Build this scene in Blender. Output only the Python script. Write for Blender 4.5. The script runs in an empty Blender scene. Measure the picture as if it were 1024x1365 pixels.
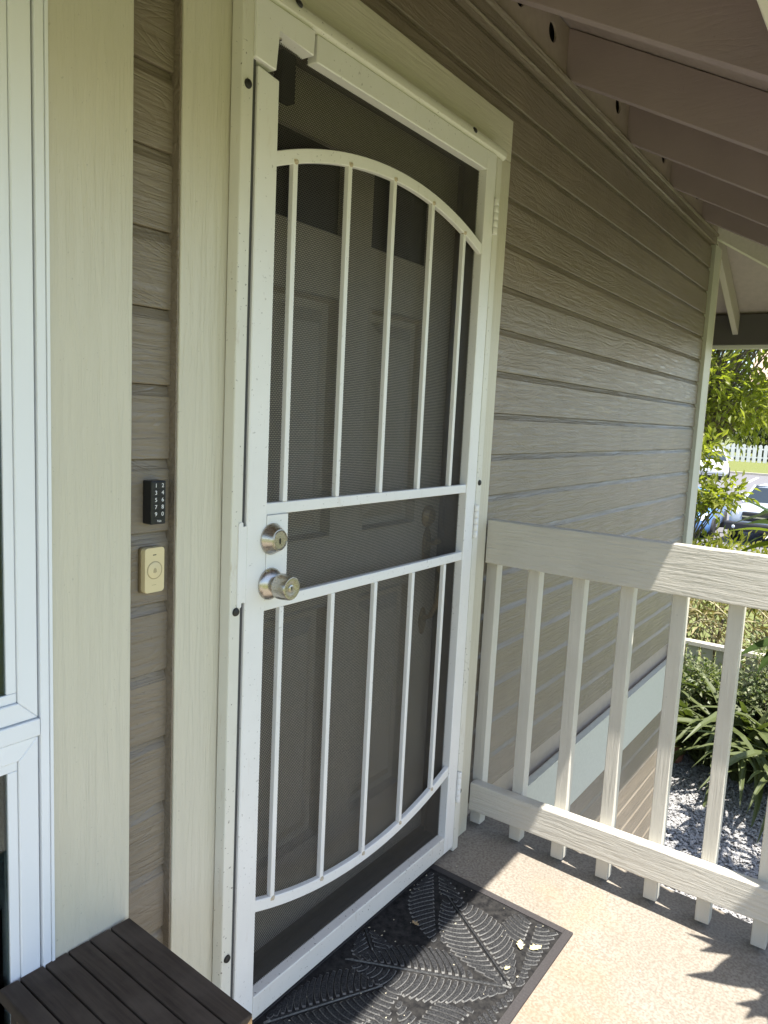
import bpy, bmesh, math, random
import numpy as np
from mathutils import Vector, Matrix
R = math.radians
random.seed(7); rng = np.random.default_rng(7)
S = bpy.context.scene
COL = S.collection

# ------------------------------------------------------------------ camera
cam_d = bpy.data.cameras.new("camera"); cam = bpy.data.objects.new("camera", cam_d); COL.objects.link(cam)
RT = Vector((0.57936256, -0.81360918, 0.04877634)); UP = Vector((0.07586303, 0.11341116, 0.99064762)); FW = Vector((0.81153178, 0.57024382, -0.12742904))
M = Matrix(((RT.x, UP.x, -FW.x), (RT.y, UP.y, -FW.y), (RT.z, UP.z, -FW.z))).to_4x4()
M.translation = Vector((-0.99848697, -1.06876337, 1.32817877))
cam.matrix_world = M
cam_d.sensor_fit = 'VERTICAL'; cam_d.sensor_height = 24.0; cam_d.lens = 998.02 / 1365 * 24
cam_d.clip_start = 0.02; cam_d.clip_end = 2000
S.camera = cam

# ------------------------------------------------------------------ sky, sun, exposure
SUN = Vector((-0.085, -0.357, 1.0)).normalized()
w = bpy.data.worlds.new("World"); S.world = w; w.use_nodes = True
nt = w.node_tree; bg = nt.nodes["Background"]
sky = nt.nodes.new("ShaderNodeTexSky"); sky.sky_type = 'NISHITA'; sky.sun_disc = False
sky.sun_elevation = math.asin(SUN.z); sky.sun_rotation = math.atan2(SUN.x, SUN.y) % (2 * math.pi)
sky.dust_density = 1.2; sky.air_density = 1.0
nt.links.new(sky.outputs[0], bg.inputs[0]); bg.inputs[1].default_value = 0.115
sl = bpy.data.lights.new("sun", 'SUN'); sl.energy = 4.6; sl.angle = R(0.53); sl.color = (1.0, 0.955, 0.885)
so = bpy.data.objects.new("sun", sl); COL.objects.link(so)
so.rotation_euler = SUN.to_track_quat('Z', 'Y').to_euler()
S.view_settings.view_transform = 'Standard'; S.view_settings.look = 'None'
S.view_settings.gamma = 1.0; S.view_settings.use_curve_mapping = False
S.view_settings.exposure = 1.48

# ------------------------------------------------------------------ material helpers
def new_mat(name):
    m = bpy.data.materials.new(name); m.use_nodes = True
    n = m.node_tree; return m, n, n.nodes["Principled BSDF"]
def nd(n, t, **kw):
    o = n.nodes.new(t)
    for k, v in kw.items():
        if k.startswith('i_'): o.inputs[k[2:].replace('_', ' ')].default_value = v
        elif k.startswith('n'): o.inputs[int(k[1:])].default_value = v
        else: setattr(o, k, v)
    return o
def objco(n, scale=(1, 1, 1), rnd=True):
    tc = nd(n, 'ShaderNodeTexCoord'); mp = nd(n, 'ShaderNodeMapping')
    mp.inputs['Scale'].default_value = scale
    n.links.new(tc.outputs['Object'], mp.inputs['Vector'])
    if rnd:
        oi = nd(n, 'ShaderNodeObjectInfo'); mu = nd(n, 'ShaderNodeVectorMath', operation='SCALE')
        mu.inputs[0].default_value = (37.0, 53.0, 71.0)
        n.links.new(oi.outputs['Random'], mu.inputs['Scale']); n.links.new(mu.outputs[0], mp.inputs['Location'])
    return mp
def mixc(n, fac, a, b, blend='MIX'):
    m = nd(n, 'ShaderNodeMix', data_type='RGBA', blend_type=blend)
    if fac is None or isinstance(fac, (int, float)): m.inputs[0].default_value = fac or 0
    else: n.links.new(fac, m.inputs[0])
    for idx, v in ((6, a), (7, b)):
        if isinstance(v, tuple): m.inputs[idx].default_value = (*v, 1)
        else: n.links.new(v, m.inputs[idx])
    return m.outputs[2]
def ramp(n, src, p0, p1, c0=(0, 0, 0), c1=(1, 1, 1)):
    r = nd(n, 'ShaderNodeValToRGB'); e = r.color_ramp.elements
    e[0].position = p0; e[1].position = p1; e[0].color = (*c0, 1); e[1].color = (*c1, 1)
    n.links.new(src, r.inputs[0]); return r.outputs[0]
def plain(name, col, rough=0.5, metal=0.0, bump=0.0, bscale=60, var=0.0, spec=0.5):
    m, n, b = new_mat(name)
    b.inputs['Base Color'].default_value = (*col, 1); b.inputs['Roughness'].default_value = rough
    b.inputs['Metallic'].default_value = metal; b.inputs['Specular IOR Level'].default_value = spec
    if var or bump:
        mp = objco(n); no = nd(n, 'ShaderNodeTexNoise', i_Scale=bscale, i_Detail=5.0)
        n.links.new(mp.outputs[0], no.inputs['Vector'])
        if var:
            d = tuple(c * (1 - var) for c in col); u = tuple(min(1, c * (1 + var)) for c in col)
            n.links.new(ramp(n, no.outputs['Fac'], .3, .7, d, u), b.inputs['Base Color'])
        if bump:
            bp = nd(n, 'ShaderNodeBump', i_Strength=bump, i_Distance=0.002)
            n.links.new(no.outputs['Fac'], bp.inputs['Height']); n.links.new(bp.outputs[0], b.inputs['Normal'])
    return m
def grain(name, col, axis, rough=0.38, strength=0.5, dens=1.0, dist=0.0012, var=0.06, coarse=1.0, fig=0.55, spec=0.5):
    """painted, embossed wood: long grain along `axis`, cathedral figures, small pits"""
    m, n, b = new_mat(name)
    st = {'x': (1.6, 26, 26), 'y': (26, 1.6, 26), 'z': (26, 26, 1.6)}[axis]
    mp = objco(n, tuple(s * dens for s in st))
    # warp so that lines wander and close into cathedrals
    tc2 = objco(n, {'x': (1.2, 4, 4), 'y': (4, 1.2, 4), 'z': (4, 4, 1.2)}[axis])
    wn = nd(n, 'ShaderNodeTexNoise', i_Scale=1.6, i_Detail=2.0); n.links.new(tc2.outputs[0], wn.inputs['Vector'])
    sc = nd(n, 'ShaderNodeMath', operation='MULTIPLY', n1=24.0 * coarse); n.links.new(wn.outputs['Fac'], sc.inputs[0])
    fr = nd(n, 'ShaderNodeMath', operation='PINGPONG', n1=0.5); n.links.new(sc.outputs[0], fr.inputs[0])
    figure = ramp(n, fr.outputs[0], .0, .22)
    n1 = nd(n, 'ShaderNodeTexNoise', i_Scale=3.2, i_Detail=6.0, i_Roughness=.62, i_Distortion=.6); n.links.new(mp.outputs[0], n1.inputs['Vector'])
    fine = ramp(n, n1.outputs['Fac'], .36, .62)
    ad = nd(n, 'ShaderNodeMath', operation='MULTIPLY_ADD', n1=fig); n.links.new(figure, ad.inputs[0]); n.links.new(fine, ad.inputs[2])
    bp = nd(n, 'ShaderNodeBump', i_Strength=strength, i_Distance=dist)
    n.links.new(ad.outputs[0], bp.inputs['Height']); n.links.new(bp.outputs[0], b.inputs['Normal'])
    big = nd(n, 'ShaderNodeTexNoise', i_Scale=5.0, i_Detail=4.0)
    n.links.new(objco(n).outputs[0], big.inputs['Vector'])
    c = ramp(n, big.outputs['Fac'], .3, .7, tuple(x * (1 - var) for x in col), tuple(x * (1 + var) for x in col))
    sp = nd(n, 'ShaderNodeTexNoise', i_Scale=160.0, i_Detail=2.0); n.links.new(objco(n).outputs[0], sp.inputs['Vector'])
    c = mixc(n, ramp(n, sp.outputs['Fac'], .70, .76, (0, 0, 0), (.35, .35, .35)), c, tuple(x * .45 for x in col))
    n.links.new(c, b.inputs['Base Color']); b.inputs['Roughness'].default_value = rough; b.inputs['Specular IOR Level'].default_value = spec
    return m
def dirty_white(name, col, rust=0.5):
    m, n, b = new_mat(name)
    mp = objco(n)
    big = nd(n, 'ShaderNodeTexNoise', i_Scale=7.0, i_Detail=6.0, i_Roughness=.65); n.links.new(mp.outputs[0], big.inputs['Vector'])
    c = ramp(n, big.outputs['Fac'], .3, .75, tuple(x * .93 for x in col), col)
    st = nd(n, 'ShaderNodeTexNoise', i_Scale=1.0, i_Detail=7.0, i_Roughness=.7)
    n.links.new(objco(n, (60, 60, 14)).outputs[0], st.inputs['Vector'])
    c = mixc(n, ramp(n, st.outputs['Fac'], .60, .78, (0, 0, 0), (.6 * rust,) * 3), c, (.40, .30, .18))
    fl = nd(n, 'ShaderNodeTexNoise', i_Scale=150.0, i_Detail=3.0); n.links.new(mp.outputs[0], fl.inputs['Vector'])
    pm = nd(n, 'ShaderNodeTexNoise', i_Scale=4.0, i_Detail=2.0); n.links.new(mp.outputs[0], pm.inputs['Vector'])
    fs = nd(n, 'ShaderNodeMath', operation='MULTIPLY_ADD', n1=.22, n2=-.11); n.links.new(pm.outputs['Fac'], fs.inputs[0]); fa = nd(n, 'ShaderNodeMath', operation='ADD'); n.links.new(fs.outputs[0], fa.inputs[0]); n.links.new(fl.outputs['Fac'], fa.inputs[1])
    c = mixc(n, ramp(n, fa.outputs[0], .695, .715, (0, 0, 0), (.8 * rust,) * 3), c, (.10, .075, .05))
    n.links.new(c, b.inputs['Base Color']); b.inputs['Roughness'].default_value = .33
    bp = nd(n, 'ShaderNodeBump', i_Strength=.12, i_Distance=.001); n.links.new(big.outputs['Fac'], bp.inputs['Height']); n.links.new(bp.outputs[0], b.inputs['Normal'])
    return m
def leaf_mat(name, c0, c1, trans=0.35, rough=0.45):
    m, n, b = new_mat(name)
    g = nd(n, 'ShaderNodeNewGeometry')
    c = ramp(n, g.outputs['Random Per Island'], 0, 1, c0, c1)
    n.links.new(c, b.inputs['Base Color']); b.inputs['Roughness'].default_value = rough
    b.inputs['Specular IOR Level'].default_value = .35
    tr = nd(n, 'ShaderNodeBsdfTranslucent')
    n.links.new(mixc(n, 1.0, c, (1.5, 1.7, .55), 'MULTIPLY'), tr.inputs['Color'])
    mx = nd(n, 'ShaderNodeMixShader', n0=trans)
    n.links.new(b.outputs[0], mx.inputs[1]); n.links.new(tr.outputs[0], mx.inputs[2])
    n.links.new(mx.outputs[0], n.nodes['Material Output'].inputs[0])
    return m

CREAM = (.60, .565, .45); TAUPE = (.215, .177, .130); WHITE = (.82, .81, .77)
mat_trim = grain("cream_trim_paint", CREAM, 'z', .34, .6, .9, dist=.0018, fig=.15, var=.02)
mat_trim_x = grain("cream_trim_paint_lengthwise", CREAM, 'x', .36, .6, 1.6, fig=.2, var=.03)
mat_siding = grain("taupe_siding_paint", TAUPE, 'x', .25, .85, 1.0, coarse=1.3, dist=.0015, fig=.4, spec=.6)
mat_taupe_y = grain("taupe_rafter_paint", (.37, .30, .295), 'y', .5, .2, 1.0)
mat_taupe = plain("taupe_paint", (.37, .31, .25), .5, bump=.25, bscale=40, var=.06)
mat_soffit = plain("roof_board_paint", (.43, .365, .34), .55, bump=.2, bscale=30, var=.06)
mat_fascia = plain("fascia_paint", (.60, .57, .49), .5, bump=.15, bscale=60, var=.05)
mat_band = plain("belly_band_paint", (.54, .545, .47), .4, bump=.3, bscale=70, var=.05)
mat_rail = grain("cream_railing_paint", (.56, .53, .455), 'y', .42, .8, 1.3, dist=.0022, fig=.12)
mat_balu = grain("cream_baluster_paint", (.56, .53, .455), 'z', .42, .5, 1.4, fig=.1)
mat_white = dirty_white("white_enamel", WHITE, .42)
mat_whitedirty = dirty_white("stained_white_enamel", (.74, .72, .66), 1.35)
mat_frame = dirty_white("cream_frame_enamel", (.72, .70, .61), 1.0)
mat_vinyl = plain("white_vinyl", (.80, .82, .84), .3, var=.02, bscale=6)
mat_gap_shade = plain("gap_shade", (.06, .06, .06), .8)
mat_black = plain("black_plastic", (.008, .009, .011), .35)
mat_dark = plain("dark_interior", (.02, .02, .02), .9)
mat_room = plain("room_paint", (.16, .15, .13), .9)
mat_beige = plain("beige_plastic", (.66, .56, .33), .4, bump=.05, bscale=300)
mat_print = plain("white_print", (.75, .75, .75), .5)
mat_beige_line = plain("beige_engraving", (.40, .33, .19), .5)
mat_steel, n_, b_ = new_mat("satin_nickel")
b_.inputs['Base Color'].default_value = (.50, .47, .42, 1); b_.inputs['Metallic'].default_value = 1; b_.inputs['Roughness'].default_value = .27
no_ = nd(n_, 'ShaderNodeTexNoise', i_Scale=90.0, i_Detail=4.0); n_.links.new(objco(n_, (1, 1, 6)).outputs[0], no_.inputs['Vector'])
n_.links.new(ramp(n_, no_.outputs['Fac'], .3, .7, (.24, .24, .24), (.33, .33, .33)), b_.inputs['Roughness'])
mat_bronze = plain("aged_brass", (.36, .27, .15), .3, metal=.3, var=.2, bscale=80)
mat_bolt = plain("dark_bolt", (.035, .034, .032), .45, metal=.5)
mat_door = plain("front_door_paint", (.52, .465, .38), .5, bump=.2, bscale=50, var=.05)
mat_jamb = plain("brown_jamb_paint", (.17, .135, .10), .55, var=.08, bscale=20)
mat_sill = plain("dark_sill", (.045, .036, .03), .5, var=.2, bscale=40)
mat_blue = plain("blue_tape", (.02, .09, .20), .5)
mat_wood_end = plain("raw_wood_end", (.30, .19, .09), .7, var=.3, bscale=120)
mat_glass, n_, b_ = new_mat("window_glass")
b_.inputs['Base Color'].default_value = (1, 1, 1, 1); b_.inputs['Roughness'].default_value = .01
tr_ = nd(n_, 'ShaderNodeBsdfTransparent'); gl_ = nd(n_, 'ShaderNodeBsdfGlossy', i_Roughness=.01)
fr_ = nd(n_, 'ShaderNodeFresnel', i_IOR=1.5); mx_ = nd(n_, 'ShaderNodeMixShader')
tr_.inputs[0].default_value = (.55, .62, .62, 1)
n_.links.new(fr_.outputs[0], mx_.inputs[0]); n_.links.new(tr_.outputs[0], mx_.inputs[1]); n_.links.new(gl_.outputs[0], mx_.inputs[2])
n_.links.new(mx_.outputs[0], n_.nodes['Material Output'].inputs[0])
mat_doorglass = plain("dark_door_glass", (.008, .008, .008), .12)

def mesh_screen_mat():
    m, n, b = new_mat("perforated_screen")
    b.inputs['Base Color'].default_value = (.040, .037, .032, 1); b.inputs['Roughness'].default_value = .55
    tc = nd(n, 'ShaderNodeTexCoord'); sx = nd(n, 'ShaderNodeSeparateXYZ'); n.links.new(tc.outputs['Object'], sx.inputs[0])
    def mt(op, a, bb=None):
        q = nd(n, 'ShaderNodeMath', operation=op)
        for i, v in enumerate((a, bb)):
            if v is None: continue
            if isinstance(v, (int, float)): q.inputs[i].default_value = v
            else: n.links.new(v, q.inputs[i])
        return q.outputs[0]
    p = .0044
    u = mt('DIVIDE', sx.outputs['X'], p); v = mt('DIVIDE', sx.outputs['Z'], p * .866)
    row = mt('FLOOR', v); off = mt('MULTIPLY', mt('FLOORED_MODULO', row, 2.0), .5)
    fx = mt('SUBTRACT', mt('FRACT', mt('ADD', u, off)), .5)
    fv = mt('MULTIPLY', mt('SUBTRACT', mt('FRACT', v), .5), .866)
    d = mt('SQRT', mt('ADD', mt('MULTIPLY', fx, fx), mt('MULTIPLY', fv, fv)))
    hole = mt('LESS_THAN', d, .415)
    t = nd(n, 'ShaderNodeBsdfTransparent'); mx = nd(n, 'ShaderNodeMixShader')
    n.links.new(hole, mx.inputs[0]); n.links.new(b.outputs[0], mx.inputs[1]); n.links.new(t.outputs[0], mx.inputs[2])
    n.links.new(mx.outputs[0], n.nodes['Material Output'].inputs[0])
    return m
mat_screen = mesh_screen_mat()

def concrete_mat():
    m, n, b = new_mat("porch_concrete")
    mp = objco(n, rnd=False)
    a = nd(n, 'ShaderNodeTexNoise', i_Scale=3.5, i_Detail=7.0, i_Roughness=.6); n.links.new(mp.outputs[0], a.inputs['Vector'])
    c = ramp(n, a.outputs['Fac'], .3, .7, (.235, .205, .165), (.290, .260, .217))
    s = nd(n, 'ShaderNodeTexNoise', i_Scale=150.0, i_Detail=3.0); n.links.new(mp.outputs[0], s.inputs['Vector'])
    c = mixc(n, ramp(n, s.outputs['Fac'], .38, .60, (.8, .8, .8), (0, 0, 0)), c, (.170, .143, .11))
    s2 = nd(n, 'ShaderNodeTexVoronoi', i_Scale=75.0); n.links.new(mp.outputs[0], s2.inputs['Vector'])
    c = mixc(n, ramp(n, s2.outputs['Distance'], .07, .16, (.75, .75, .75), (0, 0, 0)), c, (.11, .09, .07))
    # rust bloom beside the mat
    def spot(cx, cy, r0, r1, k, col, c):
        gx = nd(n, 'ShaderNodeVectorMath', operation='DISTANCE'); gx.inputs[1].default_value = (cx, cy, 0)
        n.links.new(mp.outputs[0], gx.inputs[0])
        nz = nd(n, 'ShaderNodeTexNoise', i_Scale=9.0, i_Detail=6.0); n.links.new(mp.outputs[0], nz.inputs['Vector'])
        ad = nd(n, 'ShaderNodeMath', operation='MULTIPLY_ADD', n1=.35, n2=-.12); n.links.new(nz.outputs['Fac'], ad.inputs[0])
        su = nd(n, 'ShaderNodeMath', operation='ADD'); n.links.new(ad.outputs[0], su.inputs[0]); n.links.new(gx.outputs['Value'], su.inputs[1])
        return mixc(n, ramp(n, su.outputs[0], r0, r1, (k, k, k), (0, 0, 0)), c, col)
    c = spot(.66, -.52, .05, .24, .26, (.36, .19, .09), c)
    c = spot(.50, -.58, .05, .22, .26, (.34, .18, .09), c)
    c = spot(.93, -.44, .04, .18, .24, (.40, .26, .12), c)
    n.links.new(c, b.inputs['Base Color']); b.inputs['Roughness'].default_value = .85
    bp = nd(n, 'ShaderNodeBump', i_Strength=.4, i_Distance=.002); n.links.new(s.outputs['Fac'], bp.inputs['Height']); n.links.new(bp.outputs[0], b.inputs['Normal'])
    return m
mat_conc = concrete_mat()

# ------------------------------------------------------------------ mesh helpers
def origin(o):
    v = Vector((0, 0, 0))
    while o is not None: v += o.location; o = o.parent
    return v
def link(name, me, parent=None, loc=None):
    o = bpy.data.objects.new(name, me); COL.objects.link(o)
    if parent: o.parent = parent
    if loc is not None: o.location = loc
    return o
def tag(o, label=None, cat=None, group=None, kind=None):
    if label: o['label'] = label
    if cat: o['category'] = cat
    if group: o['group'] = group
    if kind: o['kind'] = kind
    return o
def thing(name, label, cat, loc=(0, 0, 0), group=None):
    o = bpy.data.objects.new(name, None); COL.objects.link(o); o.location = loc; o.empty_display_size = .05
    return tag(o, label, cat, group)
def obj(name, bm, m, parent=None, smooth=False, base=None):
    """bm is in world space; `base` is where the object's own origin goes"""
    pw = origin(parent) if parent else Vector((0, 0, 0))
    base = Vector(base) if base is not None else pw
    bmesh.ops.translate(bm, verts=bm.verts, vec=-base)
    bmesh.ops.recalc_face_normals(bm, faces=bm.faces)
    me = bpy.data.meshes.new(name); bm.to_mesh(me); bm.free()
    ms = m if isinstance(m, (list, tuple)) else [m]
    for q in ms: me.materials.append(q)
    if smooth:
        me.polygons.foreach_set('use_smooth', [True] * len(me.polygons))
        me.set_sharp_from_angle(angle=R(38))
    return link(name, me, parent, base - pw)
def box(bm, x0, x1, y0, y1, z0, z1, bev=0.0, seg=2):
    x0, x1 = min(x0, x1), max(x0, x1); y0, y1 = min(y0, y1), max(y0, y1); z0, z1 = min(z0, z1), max(z0, z1)
    r = bmesh.ops.create_cube(bm, size=1.0); vs = r['verts']
    for v in vs:
        v.co = Vector(((x0 + x1) / 2 + v.co.x * (x1 - x0), (y0 + y1) / 2 + v.co.y * (y1 - y0), (z0 + z1) / 2 + v.co.z * (z1 - z0)))
    if bev:
        es = {e for v in vs for e in v.link_edges}
        bmesh.ops.bevel(bm, geom=list(es), offset=bev, segments=seg, affect='EDGES', profile=.5, clamp_overlap=True)
    return bm
def bx(*a, **k): return box(bmesh.new(), *a, **k)
def prism(bm, pts, axis, a0, a1, bev=0.0):
    """closed outline swept along an axis. axis 'x': pts are (y,z); 'y': (x,z); 'z': (x,y)"""
    def mk(p, a): return {'x': (a, p[0], p[1]), 'y': (p[0], a, p[1]), 'z': (p[0], p[1], a)}[axis]
    A = [bm.verts.new(mk(p, a0)) for p in pts]; B = [bm.verts.new(mk(p, a1)) for p in pts]
    k = len(pts); fs = [bm.faces.new(A), bm.faces.new(B[::-1])]
    for i in range(k): fs.append(bm.faces.new((A[i], A[(i + 1) % k], B[(i + 1) % k], B[i])))
    if bev:
        es = {e for f in fs for e in f.edges}
        bmesh.ops.bevel(bm, geom=list(es), offset=bev, segments=1, affect='EDGES', clamp_overlap=True)
    return bm
def lathe(bm, prof, c, axis=Vector((0, -1, 0)), n=32):
    """profile of (radius, distance along axis)"""
    axis = Vector(axis).normalized(); q = axis.to_track_quat('Z', 'Y'); c = Vector(c); rings = []
    for r, d in prof:
        if r < 1e-6: rings.append([bm.verts.new(c + axis * d)])
        else: rings.append([bm.verts.new(c + q @ Vector((r * math.cos(2 * math.pi * i / n), r * math.sin(2 * math.pi * i / n), d))) for i in range(n)])
    for a, b in zip(rings, rings[1:]):
        for i in range(n):
            j = (i + 1) % n
            if len(a) == 1 and len(b) == 1: continue
            if len(a) == 1: bm.faces.new((a[0], b[i], b[j]))
            elif len(b) == 1: bm.faces.new((a[i], a[j], b[0]))
            else: bm.faces.new((a[i], a[j], b[j], b[i]))
    if len(rings[0]) > 1: bm.faces.new(rings[0][::-1])
    if len(rings[-1]) > 1: bm.faces.new(rings[-1])
    return bm
def tube(bm, pts, rad, n=8):
    pts = [Vector(p) for p in pts]; rings = []
    for i, p in enumerate(pts):
        t = (pts[min(i + 1, len(pts) - 1)] - pts[max(i - 1, 0)]).normalized(); q = t.to_track_quat('Z', 'Y')
        r = rad[i] if isinstance(rad, (list, tuple)) else rad
        rings.append([bm.verts.new(p + q @ Vector((r * math.cos(2 * math.pi * k / n), r * math.sin(2 * math.pi * k / n), 0))) for k in range(n)])
    for a, b in zip(rings, rings[1:]):
        for k in range(n): bm.faces.new((a[k], a[(k + 1) % n], b[(k + 1) % n], b[k]))
    bm.faces.new(rings[0][::-1]); bm.faces.new(rings[-1]); return bm
def text_obj(s, size, loc, m, parent, name='lettering', rot=(R(90), 0, 0), depth=.0002):
    cu = bpy.data.curves.new(name, 'FONT'); cu.body = s; cu.size = size; cu.align_x = 'CENTER'; cu.align_y = 'CENTER'; cu.extrude = depth
    t = bpy.data.objects.new('tmp', cu); COL.objects.link(t)
    dg = bpy.context.evaluated_depsgraph_get(); dg.update()
    me = bpy.data.meshes.new_from_object(t.evaluated_get(dg)); me.materials.clear(); me.materials.append(m)
    bpy.data.objects.remove(t); bpy.data.curves.remove(cu)
    o = link(name, me, parent, Vector(loc) - origin(parent)); o.rotation_euler = rot; return o

# ================================================================== GROUND, PAVING, ROAD
def gz(x):
    P = [(-60, -1.6), (9, -1.6), (13, -1.93), (23.5, -1.93), (42, -1.12), (45.2, -.97), (45.8, -.86), (48.2, -.36), (62, -.1), (400, .5)]
    for (a, za), (b, zb) in zip(P, P[1:]):
        if x <= b: return za + (zb - za) * max(0, x - a) / (b - a)
    return .5
def strip(xs, y0, y1, dz=0.0, ny=2):
    bm = bmesh.new(); rows = [[bm.verts.new((x, y0 + (y1 - y0) * j / (ny - 1), gz(x) + dz)) for j in range(ny)] for x in xs]
    for a, b in zip(rows, rows[1:]):
        for j in range(ny - 1): bm.faces.new((a[j], b[j], b[j + 1], a[j + 1]))
    return bm
def ground_mat(name, ca, cb, scale, bump=.6, rough=.9):
    m, n, b = new_mat(name); mp = objco(n, rnd=False)
    a = nd(n, 'ShaderNodeTexNoise', i_Scale=scale, i_Detail=8.0, i_Roughness=.65); n.links.new(mp.outputs[0], a.inputs['Vector'])
    a2 = nd(n, 'ShaderNodeTexNoise', i_Scale=.35, i_Detail=5.0); n.links.new(mp.outputs[0], a2.inputs['Vector'])
    c = mixc(n, ramp(n, a2.outputs['Fac'], .35, .65, (0, 0, 0), (.6, .6, .6)), ramp(n, a.outputs['Fac'], .3, .7, ca, cb), tuple(x * 1.25 for x in ca))
    n.links.new(c, b.inputs['Base Color']); b.inputs['Roughness'].default_value = rough
    bp = nd(n, 'ShaderNodeBump', i_Strength=bump, i_Distance=.03); n.links.new(a.outputs['Fac'], bp.inputs['Height']); n.links.new(bp.outputs[0], b.inputs['Normal'])
    return m
mat_grass = ground_mat("lawn", (.10, .115, .025), (.16, .175, .05), 14.0)
mat_asph = ground_mat("asphalt", (.125, .122, .130), (.165, .16, .166), 22.0, .2)
mat_gravelbed = ground_mat("gravel_bed", (.16, .155, .15), (.30, .29, .28), 60.0, .8)
mat_line = plain("road_paint", (.72, .72, .70), .7, var=.1, bscale=8)
mat_kerb = plain("kerb_concrete", (.42, .39, .33), .8, var=.1, bscale=10)
KX = [-60, -20, -5, 0, 5, 9, 11, 13, 18, 23.5, 30, 36, 42, 45.2, 45.8, 48.2, 62, 120, 400]
tag(obj('ground', strip(KX, -150, 150), mat_grass), 'sunlit green lawn and verge around the parking road', kind='structure')
tag(obj('road', strip([15.5, 18, 23.5, 30, 36, 42, 45.2], -80, 80, .008), mat_asph), 'grey asphalt parking road beyond the garden', kind='structure')
kb = bmesh.new(); prism(kb, [(45.2, gz(45.2) - .1), (45.2, gz(45.2) + .13), (45.42, gz(45.2) + .135), (45.42, gz(45.2) - .1)], 'y', -80, 80)
tag(obj('kerb', kb, mat_kerb), 'pale concrete kerb along the far side of the road', kind='structure')
lb = bmesh.new()
def painted(bm, x0, x1, y0, y1):
    n = max(2, int((x1 - x0) / 1.5) + 1); xs = [x0 + (x1 - x0) * i / (n - 1) for i in range(n)]
    ins = sorted(set(xs + [k for k in (23.5, 42.0) if x0 < k < x1]))
    rows = [[bm.verts.new((x, y, gz(x) + .013)) for y in (y0, y1)] for x in ins]
    for a, b in zip(rows, rows[1:]): bm.faces.new((a[0], b[0], b[1], a[1]))
for k in range(7): painted(lb, 36.2, 36.45, 5.9 - k * 1.5, 6.75 - k * 1.5)
for yy in (5.75, 10.6, 13.4, 16): painted(lb, 38.0, 44.0, yy, yy + .14)
tag(obj('road_marking', lb, mat_line), 'white painted stall lines and dashes on the asphalt', kind='structure')
tag(obj('gravel_bed', strip([1.2, 2, 4, 5, 6.2], -4.0, .9, .006), mat_gravelbed), 'pale grey gravel bed below the porch', kind='structure')

# loose stones: one mesh of small faceted pebbles (uncountable)
def pebbles(N, x0, x1, y0, y1):
    base = np.array([(1, 0, 0), (-1, 0, 0), (0, 1, 0), (0, -1, 0), (0, 0, 1), (0, 0, -1)], float)
    F = np.array([(0, 2, 4), (2, 1, 4), (1, 3, 4), (3, 0, 4), (2, 0, 5), (1, 2, 5), (3, 1, 5), (0, 3, 5)])
    c = np.stack([rng.uniform(x0, x1, N), rng.uniform(y0, y1, N), np.full(N, -1.585) + rng.uniform(-.004, .008, N)], 1)
    s = rng.uniform(.007, .016, (N, 1, 1)) * rng.uniform(.6, 1.2, (N, 1, 3)) * np.array([1, 1, .5])
    V = base[None] * s + rng.normal(0, .0022, (N, 6, 3)); a = rng.uniform(0, 6.28, N)
    X = V[..., 0] * np.cos(a)[:, None] - V[..., 1] * np.sin(a)[:, None]; Y = V[..., 0] * np.sin(a)[:, None] + V[..., 1] * np.cos(a)[:, None]
    V = np.stack([X, Y, V[..., 2]], -1) + c[:, None]
    me = bpy.data.meshes.new('gravel'); me.from_pydata(V.reshape(-1, 3).tolist(), [], (F[None] + 6 * np.arange(N)[:, None, None]).reshape(-1, 3).tolist()); return me
gm, gn, gb = new_mat("gravel_stone")
gg = nd(gn, 'ShaderNodeNewGeometry'); gn.links.new(ramp(gn, gg.outputs['Random Per Island'], 0, 1, (.25, .245, .24), (.37, .36, .35)), gb.inputs['Base Color']); gb.inputs['Roughness'].default_value = .85
gme = pebbles(26000, 3.5, 6.0, -1.3, .75); gme.materials.append(gm)
tag(link('gravel', gme), 'loose grey gravel stones on the garden bed', kind='stuff')

# ================================================================== PORCH SLAB
def fz(y): return .012 + .040 * y            # the slab falls away from the house
sb = bmesh.new()
prism(sb, [(.02, fz(.02)), (-1.9, fz(-1.9)), (-1.9, -.24), (.02, -.24)], 'x', -3.2, 1.20, .004)
tag(obj('porch_slab', sb, mat_conc), 'tan speckled concrete porch floor with rust stains', kind='structure')
fb = bmesh.new(); box(fb, -3.1, .95, -1.8, -.06, -1.7, -.241)
tag(obj('porch_foundation', fb, mat_taupe), 'taupe wall under the porch floor', kind='structure')

# ================================================================== HOUSE
house = thing('house', 'taupe lap-sided house wall with cream trim, front door and overhanging roof', 'house', (0, 0, -1.6))
E = .1274; Z0 = 1.6078; LAP = .0
def board(x0, x1, parent=house):
    """one course of cove siding, bottom edge at z=0"""
    pr = [(.022, 0), (.0015, 0), (.0, .0015), (.0, E - .0205), (.0012, E - .0185), (.0055, E - .010), (.0085, E - .001), (.022, E - .001)]
    bm = bmesh.new(); prism(bm, pr, 'x', x0, x1)
    return bm
mesh_cache = {}
def course(x0, x1, z, off=0):
    k = (x0, x1)
    if k not in mesh_cache:
        o = obj('siding_board', board(x0, x1), mat_siding, house, base=((x0 + x1) / 2, 0, 0)); mesh_cache[k] = o; o.location.z = z + 1.6; return
    s = mesh_cache[k]; o = s.copy(); COL.objects.link(o); o.parent = house; o.location.z = z + 1.6
k = -5
z = Z0 + 5 * E
while z > -.03:
    course(*((-.236, 3.606) if z > 2.1 else (1.03, 3.606)), z); z -= E
z = Z0 + 3 * E + .0089
while z > -.02:
    course(-.236, -.1385, z); z -= E
z = -.305 - E
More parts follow.
